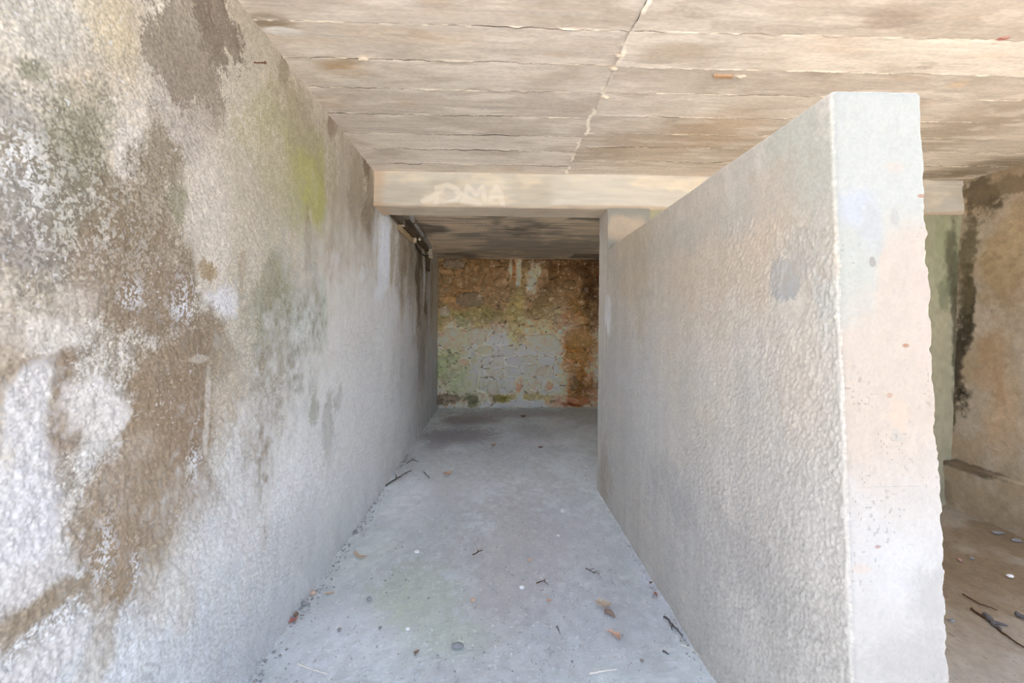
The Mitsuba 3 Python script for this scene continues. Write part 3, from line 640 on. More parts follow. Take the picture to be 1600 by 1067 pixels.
h += 0.012 * np.clip((Zb_ - 2.575) / 0.004, 0, 1) * (prof[A, 2] < -0.5)      # a low fillet under the slab
P = np.stack([Xb, Yb_ + prof[A, 2] * h, Zb_ + prof[A, 3] * h], -1)
put('ceiling_beam', slab(P), 'mat_beam', True)
struct('ceiling_beam', 'cream concrete beam across the passage with faded white painted letters', 'beam')

# floors
def floor_height(X, Y):
    h = 0.012 * (F3(X * 1.6, Y * 1.2, 0, 3, 61) - 0.5) + 0.003 * (F3(X * 14, Y * 12, 0, 4, 62) - 0.5) + 0.0030 * (F3(X * 85, Y * 70, 0, 2, 63) - 0.5)
    return h + 0.014 * np.exp(-(X + 0.975) / 0.05) * F3(X * 20, Y * 16, 0, 3, 64) + 0.005 * np.clip(N3(X * 60, Y * 55, 0, 65) - 0.80, 0, 1) / 0.2 * (F3(X * 3, Y * 2, 0, 2, 66) > 0.5)
yf = np.concatenate([np.linspace(0.3, 1.5, 40)[:-1], inv_space(1.5, 3.70, 250)]); xf = np.linspace(-1.0, 1.1, 280)
X, Y = np.meshgrid(xf, yf, indexing='ij'); h = floor_height(X, Y)
put('floor', slab(np.stack([X, Y, h - 0.005], -1), [0, 0, -0.2]), 'mat_floor', True)
struct('floor', 'dusty pale grey concrete floor of the passage', 'floor')
X, Y = np.meshgrid(np.linspace(-1.0, 4.1, 380), inv_space(3.70, YB + 0.05, 130), indexing='ij')
put('floor_001', slab(np.stack([X, Y, floor_height(X, Y) - 0.005], -1), [0, 0, -0.2]), 'mat_floor', True)
struct('floor_001', 'grey concrete floor of the far bay with dark damp patches', 'floor')
X, Y = np.meshgrid(np.linspace(1.0, 3.95, 330), np.linspace(0.3, 3.74, 330), indexing='ij')
h = 0.03 * (F3(X * 2.2, Y * 2.2, 0, 3, 68) - 0.5) + 0.012 * (F3(X * 14, Y * 14, 0, 4, 69) - 0.5)
put('floor_002', slab(np.stack([X, Y, -0.12 + h], -1), [0, 0, -0.2]), 'mat_floor_right', True)
struct('floor_002', 'brown floor of the bay right of the partition', 'floor')

# right bay: battered wall with a low plinth, and the greenish wall under the beam
def xr(z): return 3.79 + 0.092 * z
X0 = np.linspace(0.3, 3.75, 330); Z0 = np.linspace(0.2, 2.66, 260)
Y, Z = np.meshgrid(X0, Z0, indexing='ij')
h = 0.03 * (F3(Y * 2, Z * 2, 0, 3, 71) - 0.5) + 0.010 * (F3(Y * 14, Z * 12, 0, 4, 72) - 0.5) + 0.004 * (F3(Y * 60, Z * 55, 0, 2, 73) - 0.5)
h += 0.05 * np.clip((Z - 2.42) / 0.2, 0, 1) * F3(Y * 4, Z * 2, 0, 3, 74)
put('wall_right', slab(np.stack([xr(Z) - h, Y, Z], -1), [0.25, 0, 0]), 'mat_right', True)
struct('wall_right', 'sandy brown plastered wall of the right bay with a black damp stain', 'wall')
Y, Z = np.meshgrid(X0, np.concatenate([np.linspace(-0.16, 0.252, 60), [0.258, 0.26]]), indexing='ij')
h = 0.02 * (F3(Y * 3, Z * 5, 0, 3, 75) - 0.5) + 0.008 * (F3(Y * 16, Z * 16, 0, 3, 76) - 0.5)
out = np.where(Z > 0.255, np.where(Z > 0.259, -0.06, 0.035), 0.045)
put('baseboard_right', slab(np.stack([3.79 - out - h, Y, np.minimum(Z, 0.256)], -1), [0.2, 0, 0]), 'mat_right', True)
struct('baseboard_right', 'low grey-brown plinth along the foot of the right wall', 'plinth')
X, Z = np.meshgrid(np.linspace(1.1, 4.1, 300), np.linspace(-0.16, 2.36, 240), indexing='ij')
h = 0.02 * (F3(X * 3, Z * 2, 0, 3, 77) - 0.5) + 0.006 * (F3(X * 20, Z * 16, 0, 3, 78) - 0.5)
put('wall_cross', slab(np.stack([X, 3.50 - h, Z], -1), [0, 0.2, 0]), 'mat_cross', True)
struct('wall_cross', 'greenish plastered wall under the beam at the end of the right bay', 'wall')

# far bay: right wall, and the rubble wall at the back, stone by stone
put('wall_far_right', bx(3.9, 4.15, 3.6, 7.5, -0.1, 2.7), 'mat_concrete'); struct('wall_far_right', 'plain wall closing the far bay on the right', 'wall')
X, Z = np.meshgrid(np.linspace(-1.1, 2.7, 480), np.linspace(-0.1, 2.6, 340), indexing='ij')
h = 0.05 * (F3(X * 2.5, Z * 2.5, 0, 3, 81) - 0.5) + 0.035 * (F3(X * 11, Z * 13, 0, 4, 82) - 0.5)
put('wall_back', slab(np.stack([X, YB - h, Z], -1)[:, ::-1], [0, 0.3, 0]), 'mat_mortar', True)
struct('wall_back', 'rubble stone back wall of the passage, ochre above and lime-stained below', 'wall')
put('wall_back_001', bx(2.7, 4.2, YB, YB + 0.3, -0.1, 2.6), 'mat_mortar'); struct('wall_back_001', 'continuation of the back wall behind the right bay', 'wall')

STONES = [
    (-0.675, 1.139, 0.28, 0.204, 1, 0.8),
    (-0.807, 1.81, 0.151, 0.065, 4, 0.9),
    (-0.869, 1.607, 0.108, 0.097, 5, 1),
    (-0.197, 0.957, 0.151, 0.075, 1, 0.7),
    (-0.556, 0.757, 0.108, 0.065, 1, 0.9),
    (0.381, 0.36, 0.048, 0.129, 2, 0.9),
    (0.488, 0.369, 0.054, 0.118, 1, 0.9),
    (0.885, 0.355, 0.075, 0.075, 2, 1),
    (1.318, 0.384, 0.086, 0.118, 3, 0.8),
    (1.298, 0.63, 0.14, 0.054, 4, 0.9),
    (1.377, 1.135, 0.258, 0.161, 4, 0.7),
    (-0.727, 2.402, 0.194, 0.086, 6, 0.6),
    (-0.325, 1.192, 0.194, 0.14, 5, 0.8),
    (-0.056, 0.321, 0.118, 0.129, 5, 0.8),
    (0.801, 1.072, 0.301, 0.161, 5, 0.8),
    (-0.109, 0.121, 0.075, 0.075, 5, 1),
    (-0.428, 0.45, 0.14, 0.215, 0, 0.8),
    (1.342, 0.855, 0.215, 0.075, 4, 0.8),
    (-0.435, 1.801, 0.258, 0.129, 6, 0.8),
    (1.392, 0.096, 0.194, 0.054, 2, 0.9),
]
polys = []
for (x, z, rx, rz, code, sq) in STONES:
    a = np.linspace(0, 2 * np.pi, 15)[:-1] + rng.uniform(0, 0.3)
    q = np.abs(np.cos(a)) ** sq * np.sign(np.cos(a)), np.abs(np.sin(a)) ** sq * np.sign(np.sin(a))
    wob = 1 + rng.uniform(-0.10, 0.10, 14)
    polys.append((Polygon(np.stack([x + rx * q[0] * wob, z + rz * q[1] * wob], 1)).buffer(0), code))
taken = [p for p, _ in polys]
seeds = []
row = 0; zc_ = 0.04
while zc_ < 2.6:
    hgt = rng.uniform(0.13, 0.21); xx = -1.05 + rng.uniform(-0.15, 0.1)
    while xx < 2.6:
        seeds.append((xx, (zc_ + rng.uniform(-0.055, 0.055)))); xx += rng.uniform(0.10, 0.38)
    zc_ += hgt
seeds = np.array(seeds)
sc = np.array([1.0, 1.5])
pad = np.vstack([seeds, seeds + [0, 6], seeds - [0, 6], seeds + [8, 0], seeds - [8, 0]])
vo = Voronoi(pad * sc); limit = sbox(-0.985, 0.0, 2.55, 2.485)
for i in range(len(seeds)):
    reg = vo.regions[vo.point_region[i]]
    if -1 in reg or not reg: continue
    g = Polygon(vo.vertices[reg] / sc).intersection(limit)
    for t in taken: g = g.difference(t.buffer(0.014))
    g = g.buffer(-0.012)
    for q in getattr(g, 'geoms', [g]):
        if q.is_empty or q.area < 0.0035: continue
        polys.append((q.buffer(-0.008).buffer(0.008) if q.area > 0.008 else q, 0))
for g, code in polys:
    g = g.intersection(limit)
    if g.is_empty or g.area < 0.002: continue
    g = max(getattr(g, 'geoms', [g]), key=lambda t: t.area)
    L = g.exterior.length; nn = int(np.clip(L / 0.045, 9, 24))
    o = np.array([g.exterior.interpolate((t + 0.5) / nn, True).coords[0] for t in range(nn)])
    o = o + rng.uniform(-0.013, 0.013, o.shape)
    c = o.mean(0); depth = rng.uniform(0.028, 0.052) + (0.014 if code else 0)
    hb = lambda q: YB - (0.05 * (F3(q[:, 0] * 2.5, q[:, 1] * 2.5, 0, 3, 81) - 0.5) + 0.0 * q[:, 0])
    mid = c + (o - c) * 0.93; inn = c + (o - c) * rng.uniform(0.5, 0.7)
    Vs = [np.stack([o[:, 0], hb(o) + 0.035, o[:, 1]], 1), np.stack([mid[:, 0], hb(mid) - depth * 0.72 + rng.uniform(-0.005, 0.005, nn), mid[:, 1]], 1),
          np.stack([inn[:, 0], hb(inn) - depth + rng.uniform(-0.006, 0.006, nn), inn[:, 1]], 1), np.array([[c[0], hb(c[None])[0] - depth - rng.uniform(-0.003, 0.006), c[1]]])]
    Fs = []
    for a in range(nn):
        b = (a + 1) % nn
        for lvl in (0, 1):
            p0, p1, p2, p3 = lvl * nn + a, lvl * nn + b, (lvl + 1) * nn + b, (lvl + 1) * nn + a
            Fs += [[p0, p1, p2], [p0, p2, p3]]
        Fs.append([2 * nn + a, 2 * nn + b, 3 * nn])
    me = trimesh.Trimesh(np.vstack(Vs), Fs, process=False)
    rnd = rng.uniform()
    put(fresh('wall_back__stone'), me, 'mat_stone', True, uv=np.tile([float(code), rnd], (len(me.vertices), 1)))

# outside: the yard in front, and the bank behind
put('ground', slab(np.stack([*(lambda X, Y: (X, Y, -0.10 + 0.03 * (F3(X, Y, 0, 3, 91) - 0.5)))(*np.meshgrid(np.concatenate([[-90], np.linspace(-8, 8, 40), [90]]), np.concatenate([[-90], np.linspace(-8, 0.34, 30)]), indexing='ij'))], -1)), 'mat_yard', True)
struct('ground', 'pale yard in front of the open room', 'ground')

# ------------------------------------------------------------------ the conduit fitting high on the left wall behind the beam
def thing(name, label, cat, group=None):
    key = fresh(name); tag(key, label, cat, group); return key
def part(root, name, mesh, mat, smooth=30, label=None):
    key = fresh(f'{root}__{name}'); put(key, mesh, 'mat_' + mat, smooth)
    if label: labels[key] = {'label': label}
    return key
fit = thing('conduit_fitting', 'grey pipe and brown rail fitting with black cable loop, high behind the beam', 'conduit')
PA, PB_ = np.array([(-0.8502, 4.2981, 2.455), (-0.9114, 6.0805, 2.455)])
d_ = (PB_ - PA) / np.linalg.norm(PB_ - PA); PS = PA + d_ * (3.775 - PA[1]) / d_[1]
part(fit, 'pipe', tube([PS, PB_], 0.022, 14), 'pipe_grey', 40)
ex = PB_[0]
for t in (4.5, 5.25):
    q = PA + d_ * (t - PA[1]) / d_[1]
    part(fit, 'pipe_clip', trimesh.util.concatenate([tube([q - d_ * 0.012, q + d_ * 0.012], 0.028, 14), bx(q[0] - 0.009, q[0] + 0.009, t - 0.010, t + 0.010, q[2] + 0.015, H2 + 0.004)]), 'rail_brown')
part(fit, 'rail', trimesh.util.concatenate([bx(-0.972, -0.925, 3.775, 5.98, 2.385, 2.392), bx(-0.972, -0.965, 3.775, 5.98, 2.385, 2.44), bx(-0.932, -0.925, 3.775, 5.98, 2.385, 2.425)]), 'rail_brown', label='dark brown channel rail')
part(fit, 'cover_plate', bx(-0.974, -0.950, 4.30, 5.02, 2.318, 2.372), 'strip_tan', label='tan cover plate along the wall')
for y0, z0 in ((4.36, 2.372), (5.02, 2.33)):
    part(fit, 'clamp', bx(-0.975, -0.925, y0, y0 + 0.05, z0, z0 + 0.06), 'bracket_beige', label='small beige clamp')
bone = Polygon([(-0.075, 0.060), (-0.040, 0.075), (-0.004, 0.030), (0.034, 0.070), (0.058, 0.050), (0.026, 0.0), (0.030, -0.045), (0.040, -0.085), (-0.030, -0.085), (-0.028, -0.045), (-0.040, -0.002), (-0.066, 0.02)]).buffer(0.006).difference(Point(0.005, -0.06).buffer(0.012))
m_ = trimesh.creation.extrude_polygon(affinity.scale(bone, 0.8, 1.1), 0.014, engine='earcut')
m_.apply_transform([[1, 0, 0, ex - 0.012], [0, 0, -1, PB_[1] + 0.02], [0, 1, 0, PB_[2] - 0.045], [0, 0, 0, 1]])
part(fit, 'end_bracket', m_, 'bracket_beige', label='beige bone-shaped end bracket')
cab = np.array([(-0.975, 5.1348, 2.357), (-0.975, 5.1298, 2.3107), (-0.975, 5.1998, 2.2773), (-0.975, 5.3464, 2.2629), (-0.975, 5.5689, 2.2705), (-0.975, 5.8096, 2.2982), (-0.975, 6.0712, 2.3453)])
cab = cab + np.array([[0.025 + 0.02 * math.sin(i / 6 * math.pi), 0, 0] for i in range(7)])
from scipy.interpolate import CubicSpline
cs = CubicSpline(np.arange(7), cab); part(fit, 'cable', tube(cs(np.linspace(0, 6, 36)), 0.0085, 8), 'cable_black', True, label='black cable hanging in a loop')
part(fit, 'knob', trimesh.creation.icosphere(subdivisions=2, radius=0.020).apply_translation([-0.915, 5.18, 2.40]), 'bracket_beige', True)
hp = np.array([(-0.975, 5.9907, 2.3238), (-0.975, 6.1845, 2.3358), (-0.975, 6.1974, 2.1372), (-0.975, 6.0014, 2.1577)])
hm = trimesh.convex.convex_hull(np.vstack([hp + [0.004, 0, 0], hp + [0.035, 0, 0]])); part(fit, 'drop_plate', hm, 'rail_brown', False, label='dark plate hanging down from the rail end')

nl = thing('nail', 'rusty nail sticking out of the left wall near the ceiling', 'nail')
q = np.array((-0.975, 1.7633, 2.4496)); part(nl, 'shank', tube([q - [0.01, 0, 0], q + [0.040, 0.0, 0.001]], 0.0028, 8), 'iron_rust'); part(nl, 'head', tube([q + [0.040, 0, 0.001], q + [0.0435, 0, 0.001]], 0.006, 10), 'iron_rust')

sl = thing('wood_sliver', 'reddish brown wood sliver stuck in a ceiling board joint above the partition', 'wood')
q = np.array((1.1091, 2.0227, 2.615)); m_ = bx(-0.047, 0.047, -0.011, 0.012, -0.006, 0.018); m_.vertices[:, 0] += m_.vertices[:, 1] * 0.6; m_.apply_translation(q + [0, 0, -0.002])
scene[sl] = mikit.ply(m_, 'mat_wood_sliver')
sl = thing('rust_chip', 'small triangular dark red chip on the ceiling right of the partition', 'chip')
q = np.array((2.1489, 1.6825, 2.615)); m_ = trimesh.convex.convex_hull(np.array([[-0.022, -0.012, 0], [0.022, 0.004, 0], [0.014, -0.022, 0], [-0.012, -0.010, -0.006], [0.014, -0.004, -0.006], [0.010, -0.016, -0.005], [0, 0, 0.02]])); m_.apply_translation(q + [0, 0, -0.002]); scene[sl] = mikit.ply(m_, 'mat_chip_red')
for (q, s_) in (((-0.613, 1.9825, 2.615), 0.020), ((0.5539, 1.8879, 2.615), 0.020), ((0.5823, 2.2556, 2.615), 0.018), ((1.1938, 2.0179, 2.615), 0.024), ((0.5528, 1.9922, 2.615), 0.016), ((0.6102, 3.4754, 2.615), 0.022)):
    m_ = trimesh.creation.icosphere(subdivisions=2, radius=1.0); m_.vertices = m_.vertices * (1 + 1.3 * (meshkit.noise(m_.vertices * 2.2 + q[0] * 9, 3)[:, None] - 0.5)) * [s_ * 1.1, s_ * 0.45, 0.008] + np.array(q) + [0, 0, 0.0]
    put(fresh('ceiling__mortar_lump'), m_, 'mat_mortar_cream', True)

# ------------------------------------------------------------------ dead leaves, twigs and pebbles on the floors
def leaf(pos, length, width, ang, curl, mat, label, stem=True, lobes=0, seed=0, group='dead leaves on the passage floor', twist=0.0, name='dead_leaf'):
    """A dry leaf: a curled blade with a thickness, and a stem of its own."""
    rs = np.random.default_rng(seed); key = thing(name, label, 'leaf', group); length, width = length * 0.85, width * 0.8
    nu, nv = 15, 7; u = np.linspace(0, 1, nu); v = np.linspace(-1, 1, nv)
    U, Vv = np.meshgrid(u, v, indexing='ij')
    prof = np.sin(np.pi * np.clip(U, 0.02, 0.985) ** 0.8) ** 0.8 * (1 + 0.28 * np.sin(U * 2 * np.pi * max(lobes, 1) * 1.5 + seed) * (lobes > 0))
    x = (U - 0.5) * length; y = Vv * prof * width / 2
    z = curl * length * ((U - 0.5) * 2) ** 2 * 0.5 + np.abs(Vv) ** 1.5 * prof * width * 0.45 + 0.08 * width * meshkit.noise(np.stack([U * 7 + seed, Vv * 3, 0 * U], -1), seed)
    y = y + twist * length * (U - 0.5) ** 2
    z = z - z.min() + 0.002
    top = np.stack([x, y, z], -1).reshape(-1, 3); bot = top - [0, 0, 0.0009]
    f = grid_faces(nu, nv); n = nu * nv
    ring = [i * nv for i in range(nu)] + [(nu - 1) * nv + j for j in range(1, nv)] + [i * nv + nv - 1 for i in range(nu - 2, -1, -1)] + list(range(nv - 2, 0, -1))
    sk = [[a, b, b + n, a + n] for a, b in zip(ring, ring[1:] + ring[:1])]
    F = np.vstack([f, f[:, ::-1] + n, sk]); ca, sa = math.cos(ang), math.sin(ang)
    R = np.array([[ca, -sa, 0], [sa, ca, 0], [0, 0, 1]]); base = np.array([pos[0], pos[1], pos[2]])
    V = np.vstack([top, bot]) @ R.T + base
    part(key, 'blade', trimesh.Trimesh(V, np.vstack([F[:, [0, 1, 2]], F[:, [0, 2, 3]]]), process=False), mat, True)
    if stem:
        z0 = z[0, nv // 2]; yy = y[0, nv // 2]
        pts = np.array([[-0.5 * length + 0.01, yy, z0], [-0.58 * length, yy + 0.01 * length, max(z0 * 0.6, 0.003)], [-0.72 * length, yy - 0.04 * length, 0.003]]) @ R.T + base
        part(key, 'stem', tube(pts, [0.0014, 0.0011, 0.0008], 6), mat, True)
    return key
def twig(pts, r, mat, label, branches=(), group=None, name='twig', lift=0.003):
    group = group or ('straws on the passage floor' if name == 'straw' else 'sticks on the right bay floor' if pts[0][2] < -0.05 else 'twigs on the passage floor')
    key = thing(name, label, 'twig', group); rs = np.random.default_rng(len(scene))
    p = np.array(pts, float); p[:, 2] += lift
    t = np.linspace(0, 1, 12); k = np.linspace(0, 1, len(p)); fine = np.stack([np.interp(t, k, p[:, i]) for i in range(3)], 1)
    fine[:, :2] += rs.uniform(-0.6, 0.6, (12, 2)) * r; fine[:, 2] += np.abs(rs.uniform(-0.3, 0.8, 12)) * r
    ms = tube(fine, r * np.linspace(1.0, 0.45, 12), 7)
    if branches:
        part(key, 'stem', ms, mat, True)
        for (at, da, ln) in branches:
            b0 = fine[int(at * 11)]; dirv = fine[-1] - fine[0]; a = math.atan2(dirv[1], dirv[0]) + da
            part(key, 'side_twig', tube([b0, b0 + [ln * 0.5 * math.cos(a), ln * 0.5 * math.sin(a), 0.006], b0 + [ln * math.cos(a + 0.2), ln * math.sin(a + 0.2), 0.003]], [r * 0.7, r * 0.5, r * 0.3], 6), mat, True)
    else:
        scene[key] = mikit.ply(ms, 'mat_' + mat, True)
    return key
def pebble(pos, rx, ry, rz, mat, label, seed, group=None, name='pebble', cat='pebble'):
    group = group or ('stones and flakes on the right bay floor' if pos[2] < -0.05 else 'pebbles on the passage floor')
    key = thing(name, label, cat, group)
    m_ = trimesh.creation.icosphere(subdivisions=2, radius=1.0)
    m_.vertices = m_.vertices * (1 + 0.55 * (meshkit.noise(m_.vertices * 1.5 + seed * 3.3, seed)[:, None] - 0.5)) * [rx, ry, rz] + np.array([pos[0], pos[1], pos[2] + rz * 0.55])
    scene[key] = mikit.ply(m_, 'mat_' + mat, True); return key

leaf((-0.8131, 2.7125, 0.004), 0.125, 0.035, 2.6 + math.pi, 0.35, 'leaf_tan', 'long curled tan leaf with a stem on the floor beside the left wall', lobes=1, seed=1, twist=0.5)
leaf((0.538, 1.983, 0.004), 0.085, 0.035, -1.0, 0.35, 'leaf_orange', 'orange curled leaf nearest the camera on the passage floor', lobes=1, seed=2, twist=-0.9)
k_ = leaf((0.5305, 2.1853, 0.004), 0.095, 0.060, -0.3, 0.55, 'leaf_tan', 'crumpled tan and brown leaf on the floor just behind the orange curled leaf', stem=False, lobes=2, seed=3)
q = np.array((0.5484, 2.1323, 0.004)); part(k_, 'torn_tip', tube([q + [-0.02, 0.015, 0.006], q + [0.0, 0.0, 0.012], q + [0.018, -0.025, 0.004]], [0.010, 0.012, 0.004], 7), 'leaf_brown', True, label='dark reddish brown rolled tip')
leaf((-0.949, 2.1629, 0.004), 0.060, 0.034, 0.9, 0.4, 'leaf_red', 'reddish brown leaf at the foot of the left wall, nearest the camera', lobes=1, seed=4)
leaf((-0.9495, 2.2031, 0.004), 0.050, 0.028, 2.0, 0.5, 'leaf_brown', 'dark brown leaf fragment resting just behind the reddish leaf at the left wall', stem=False, seed=5)
leaf((-0.4439, 4.1377, 0.004), 0.110, 0.050, 0.5, 0.45, 'leaf_orange', 'small orange tan leaf in the middle of the passage floor, left of its centre line', lobes=1, seed=6)
leaf((-0.0295, 5.0437, 0.004), 0.130, 0.060, 1.2, 0.3, 'leaf_tan', 'pale tan leaf far down the passage floor in front of the dark damp patch', seed=7)
leaf((0.4078, 6.5468, 0.004), 0.110, 0.070, 0.2, 0.6, 'leaf_brown', 'dark curled leaf lying on the floor close to the rubble back wall', stem=False, lobes=1, seed=8)
leaf((0.8222, 2.2703, 0.004), 0.040, 0.018, 1.7, 0.3, 'leaf_red', 'small red leaf on the floor beside the foot of the partition', seed=9)
leaf((0.2685, 2.2446, 0.004), 0.032, 0.022, 0.3, 0.4, 'leaf_orange', 'tiny orange leaf scrap left of the crumpled tan leaf', stem=False, seed=10)
leaf((-0.3334, 1.934, 0.004), 0.034, 0.020, 0.8, 0.5, 'leaf_brown', 'small dark brown leaf scrap on the near floor between the straw and the greenish patch', stem=False, seed=11)
leaf((0.5018, 4.937, 0.004), 0.070, 0.040, 0.1, 0.3, 'leaf_brown', 'small dark leaf far down the floor, right of the pale tan leaf', stem=False, seed=12)
leaf((-0.8567, 2.3704, 0.004), 0.060, 0.020, 0.2, 0.2, 'leaf_tan', 'thin pinkish tan leaf lying flat near the left wall debris line', stem=False, seed=13)
leaf((0.8324, 2.3638, 0.004), 0.030, 0.020, 0.6, 0.4, 'leaf_brown', 'brown leaf crumb at the partition foot just behind the small red leaf', stem=False, seed=14)

twig([(-0.8059, 1.8983, 0.004), (-0.7449, 1.8685, 0.004), (-0.6655, 1.8384, 0.004)], 0.0028, 'straw', 'pale straw stalk lying on the near floor at the left', name='straw')
twig([(0.3712, 1.7831, 0.004), (0.4302, 1.7925, 0.004), (0.4893, 1.7988, 0.004)], 0.0030, 'straw', 'pale straw stalk lying on the near floor in front of the orange leaf', name='straw')
twig([(0.7991, 1.9179, 0.004), (0.8352, 1.8972, 0.004), (0.8594, 1.8419, 0.004)], 0.0018, 'straw', 'thin pale straw touching the foot of the partition', name='straw')
twig([(0.8006, 2.0953, 0.004), (0.8188, 2.0415, 0.004), (0.8316, 1.9664, 0.004)], 0.0058, 'twig_dark', 'dark grey twig on the floor close to the near end of the partition', branches=((0.55, -0.9, 0.04),))
twig([(-0.946, 3.8788, 0.004), (-0.8913, 4.0461, 0.004), (-0.8047, 4.2458, 0.004)], 0.0075, 'twig_dark', 'long grey twig leaning out from the foot of the left wall', branches=((0.5, 0.5, 0.12), (0.75, -0.4, 0.10)))
twig([(-0.8874, 4.4774, 0.004), (-0.856, 4.5777, 0.004), (-0.7732, 4.5112, 0.004)], 0.0060, 'twig_dark', 'small grey twig beyond the long grey twig near the left wall', branches=((0.4, 0.8, 0.08),))
twig([(-0.6777, 4.2031, 0.004), (-0.6255, 4.097, 0.004), (-0.5921, 4.0293, 0.004)], 0.0050, 'twig_dark', 'short dark twig beside the orange tan leaf in mid floor')
twig([(0.511, 2.5225, 0.004), (0.5404, 2.4889, 0.004), (0.5776, 2.4618, 0.004)], 0.0030, 'twig_dark', 'dark dry sprig with side twigs on the floor behind the crumpled leaf', branches=((0.3, 0.8, 0.035), (0.5, -0.7, 0.03), (0.7, 0.7, 0.03)))
twig([(0.2844, 2.0589, 0.004), (0.2889, 2.0091, 0.004)], 0.0026, 'twig_dark', 'tiny dark twig standing alone left of the orange curled leaf')
twig([(-0.1408, 2.7033, 0.004), (-0.1077, 2.7382, 0.004), (-0.0811, 2.7592, 0.004)], 0.0036, 'twig_brown', 'small brown twig on the mid floor right of the greenish patch', branches=((0.5, 0.7, 0.03),))
twig([(0.7114, 1.8823, 0.004), (0.7315, 1.8632, 0.004)], 0.0042, 'twig_dark', 'short dark stub on the floor between the grey twig and the thin straw')
twig([(0.218, 2.3985, 0.004), (0.2618, 2.4193, 0.004), (0.2785, 2.3836, 0.004)], 0.0028, 'twig_brown', 'little brown twig left of the dry sprig with side twigs', branches=((0.5, 0.9, 0.025),))
twig([(2.5162, 2.2412, -0.115), (2.5113, 2.1474, -0.115), (2.4744, 2.0671, -0.115), (2.4657, 1.9749, -0.115)], 0.0070, 'twig_brown', 'long thin dark stick across the brown floor of the right bay')
twig([(2.5319, 2.1849, -0.115), (2.5081, 2.1334, -0.115), (2.4855, 2.0843, -0.115)], 0.014, 'twig_dark', 'thick dark stick lying beside the long thin stick in the right bay', branches=((0.4, 1.2, 0.06),))
twig([(2.6922, 2.1857, -0.115), (2.7149, 2.1648, -0.115), (2.7523, 2.153, -0.115)], 0.013, 'twig_dark', 'short dark stick at the edge of the photo in the right bay')
twig([(2.6059, 2.3614, -0.115), (2.6092, 2.2834, -0.115), (2.6465, 2.2236, -0.115)], 0.0045, 'twig_brown', 'thin curved stem behind the thick dark stick in the right bay')

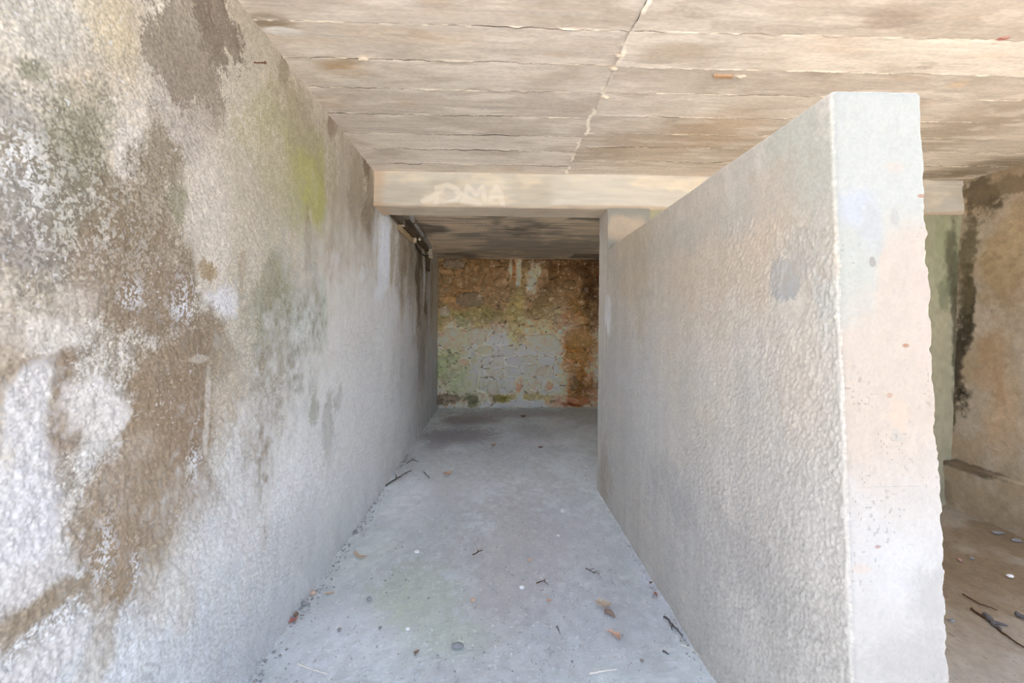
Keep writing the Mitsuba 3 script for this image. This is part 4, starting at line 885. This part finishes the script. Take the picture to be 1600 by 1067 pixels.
for i, (q, r3, mat, lab) in enumerate((
    ((0.4938, 3.2743, 0.004), (0.022, 0.018, 0.014), 'pebble_white', 'white pebble lying before the partition, largest on the floor'),
    ((0.1368, 2.3634, 0.004), (0.013, 0.011, 0.009), 'pebble_white', 'white pebble in the middle of the floor left of the dry sprig'),
    ((-0.1139, 2.2713, 0.004), (0.013, 0.012, 0.009), 'pebble_tan', 'pinkish tan pebble in the middle of the near floor'),
    ((0.1974, 2.6274, 0.004), (0.012, 0.011, 0.010), 'pebble_tan', 'round tan pebble behind the white pebble in mid floor'),
    ((-0.4003, 2.0807, 0.004), (0.010, 0.009, 0.008), 'pebble_white', 'small white pebble on the near left floor'),
    ((-0.4824, 2.7593, 0.004), (0.017, 0.013, 0.009), 'pebble_white', 'flat white pebble right of the long curled tan leaf'),
    ((-0.5279, 2.0963, 0.004), (0.008, 0.008, 0.006), 'pebble_dark', 'small dark pebble left of the small white pebble'),
    ((-0.7108, 2.0941, 0.004), (0.009, 0.008, 0.007), 'pebble_dark', 'dark pebble near the reddish leaf on the left'),
    ((-0.6383, 2.3111, 0.004), (0.013, 0.012, 0.008), 'pebble_grey', 'grey pebble on the near floor between the left wall and the greenish patch'),
    ((-0.1638, 1.9648, 0.004), (0.028, 0.016, 0.009), 'pebble_grey', 'flat grey stone embedded in the near floor'),
    ((0.8726, 4.2427, 0.004), (0.018, 0.015, 0.010), 'pebble_white', 'tiny white pebble far off beside the column'),
    ((0.4084, 2.9094, 0.004), (0.012, 0.010, 0.008), 'pebble_white', 'small white pebble in front of the largest white pebble'),
    ((0.6053, 1.839, 0.004), (0.007, 0.007, 0.005), 'pebble_dark', 'dark pebble right of the near straw stalk'),
    ((-0.9473, 2.2883, 0.004), (0.016, 0.013, 0.012), 'pebble_grey', 'grey pebble in the debris at the left wall'),
    ((-0.9426, 2.3753, 0.004), (0.014, 0.012, 0.010), 'pebble_tan', 'tan pebble in the debris at the left wall'),
    ((3.0762, 2.5134, -0.115), (0.020, 0.013, 0.008), 'pebble_white', 'white flat pebble on the brown floor of the right bay'),
    ((3.6261, 3.0252, -0.115), (0.040, 0.018, 0.010), 'pebble_dark', 'dark flake by the foot of the right plinth, farther from the camera'),
    ((3.6274, 2.9135, -0.115), (0.034, 0.018, 0.010), 'pebble_dark', 'dark flake by the foot of the right plinth, nearer the camera'),
    ((2.9647, 2.6961, -0.115), (0.014, 0.011, 0.010), 'chip_red', 'reddish brown lump on the floor of the right bay near the partition'),
    ((3.0671, 2.7131, -0.115), (0.016, 0.009, 0.008), 'pebble_dark', 'dark lump on the floor of the right bay beside the reddish lump'),
    ((2.3215, 2.1629, -0.115), (0.014, 0.010, 0.007), 'pebble_dark', 'dark scrap on the right bay floor against the partition edge'))):
    pebble(q, *r3, mat, lab, i + 1)

# grit: crumbs of plaster and dirt that nobody could count
def grit(key, pts, mat):
    base = trimesh.creation.icosphere(subdivisions=0, radius=1.0); V, F = [], []; rs = np.random.default_rng(5)
    for i, (x, y, z, s) in enumerate(pts):
        V.append(base.vertices * rs.uniform(0.5, 1.3, (12, 1)) * [s * rs.uniform(0.7, 1.6), s * rs.uniform(0.7, 1.6), s * 0.6] + [x, y, z + s * 0.3]); F.append(base.faces + 12 * i)
    put(key, trimesh.Trimesh(np.vstack(V), np.vstack(F), process=False), mat); labels[key] = {'kind': 'stuff'}
rs = np.random.default_rng(11)
pts = [(rs.uniform(-0.9, 0.85), 1.5 + 5.6 * rs.uniform() ** 1.4, 0.0, 0.0016 + 0.0030 * rs.uniform() ** 3) for _ in range(1300)]
tag('floor_grit', 'grit and pale plaster crumbs scattered over the passage floor and heaped along the wall foot', 'grit', kind='stuff')
tw = [(-0.946, 3.8788, 0.004), (-0.8047, 4.2458, 0.004)]
foot = [(-0.955 + abs(rs.normal()) * 0.035, 1.6 + 3.2 * rs.uniform(), 0.002, 0.002 + 0.006 * rs.uniform() ** 2) for _ in range(420)]
foot = [p for p in foot if not (min(tw[0][1], tw[1][1]) - 0.08 < p[1] < max(tw[0][1], tw[1][1]) + 0.08)]
grit('floor_grit__dark_crumbs', pts[:800], 'mat_grit_grey')
grit('floor_grit__pale_crumbs', pts[800:] + foot + [(0.845 - abs(rs.normal()) * 0.02, 1.3 + 2.0 * rs.uniform(), 0.0, 0.002 + 0.003 * rs.uniform() ** 2) for _ in range(120)], 'mat_pebble_grey')
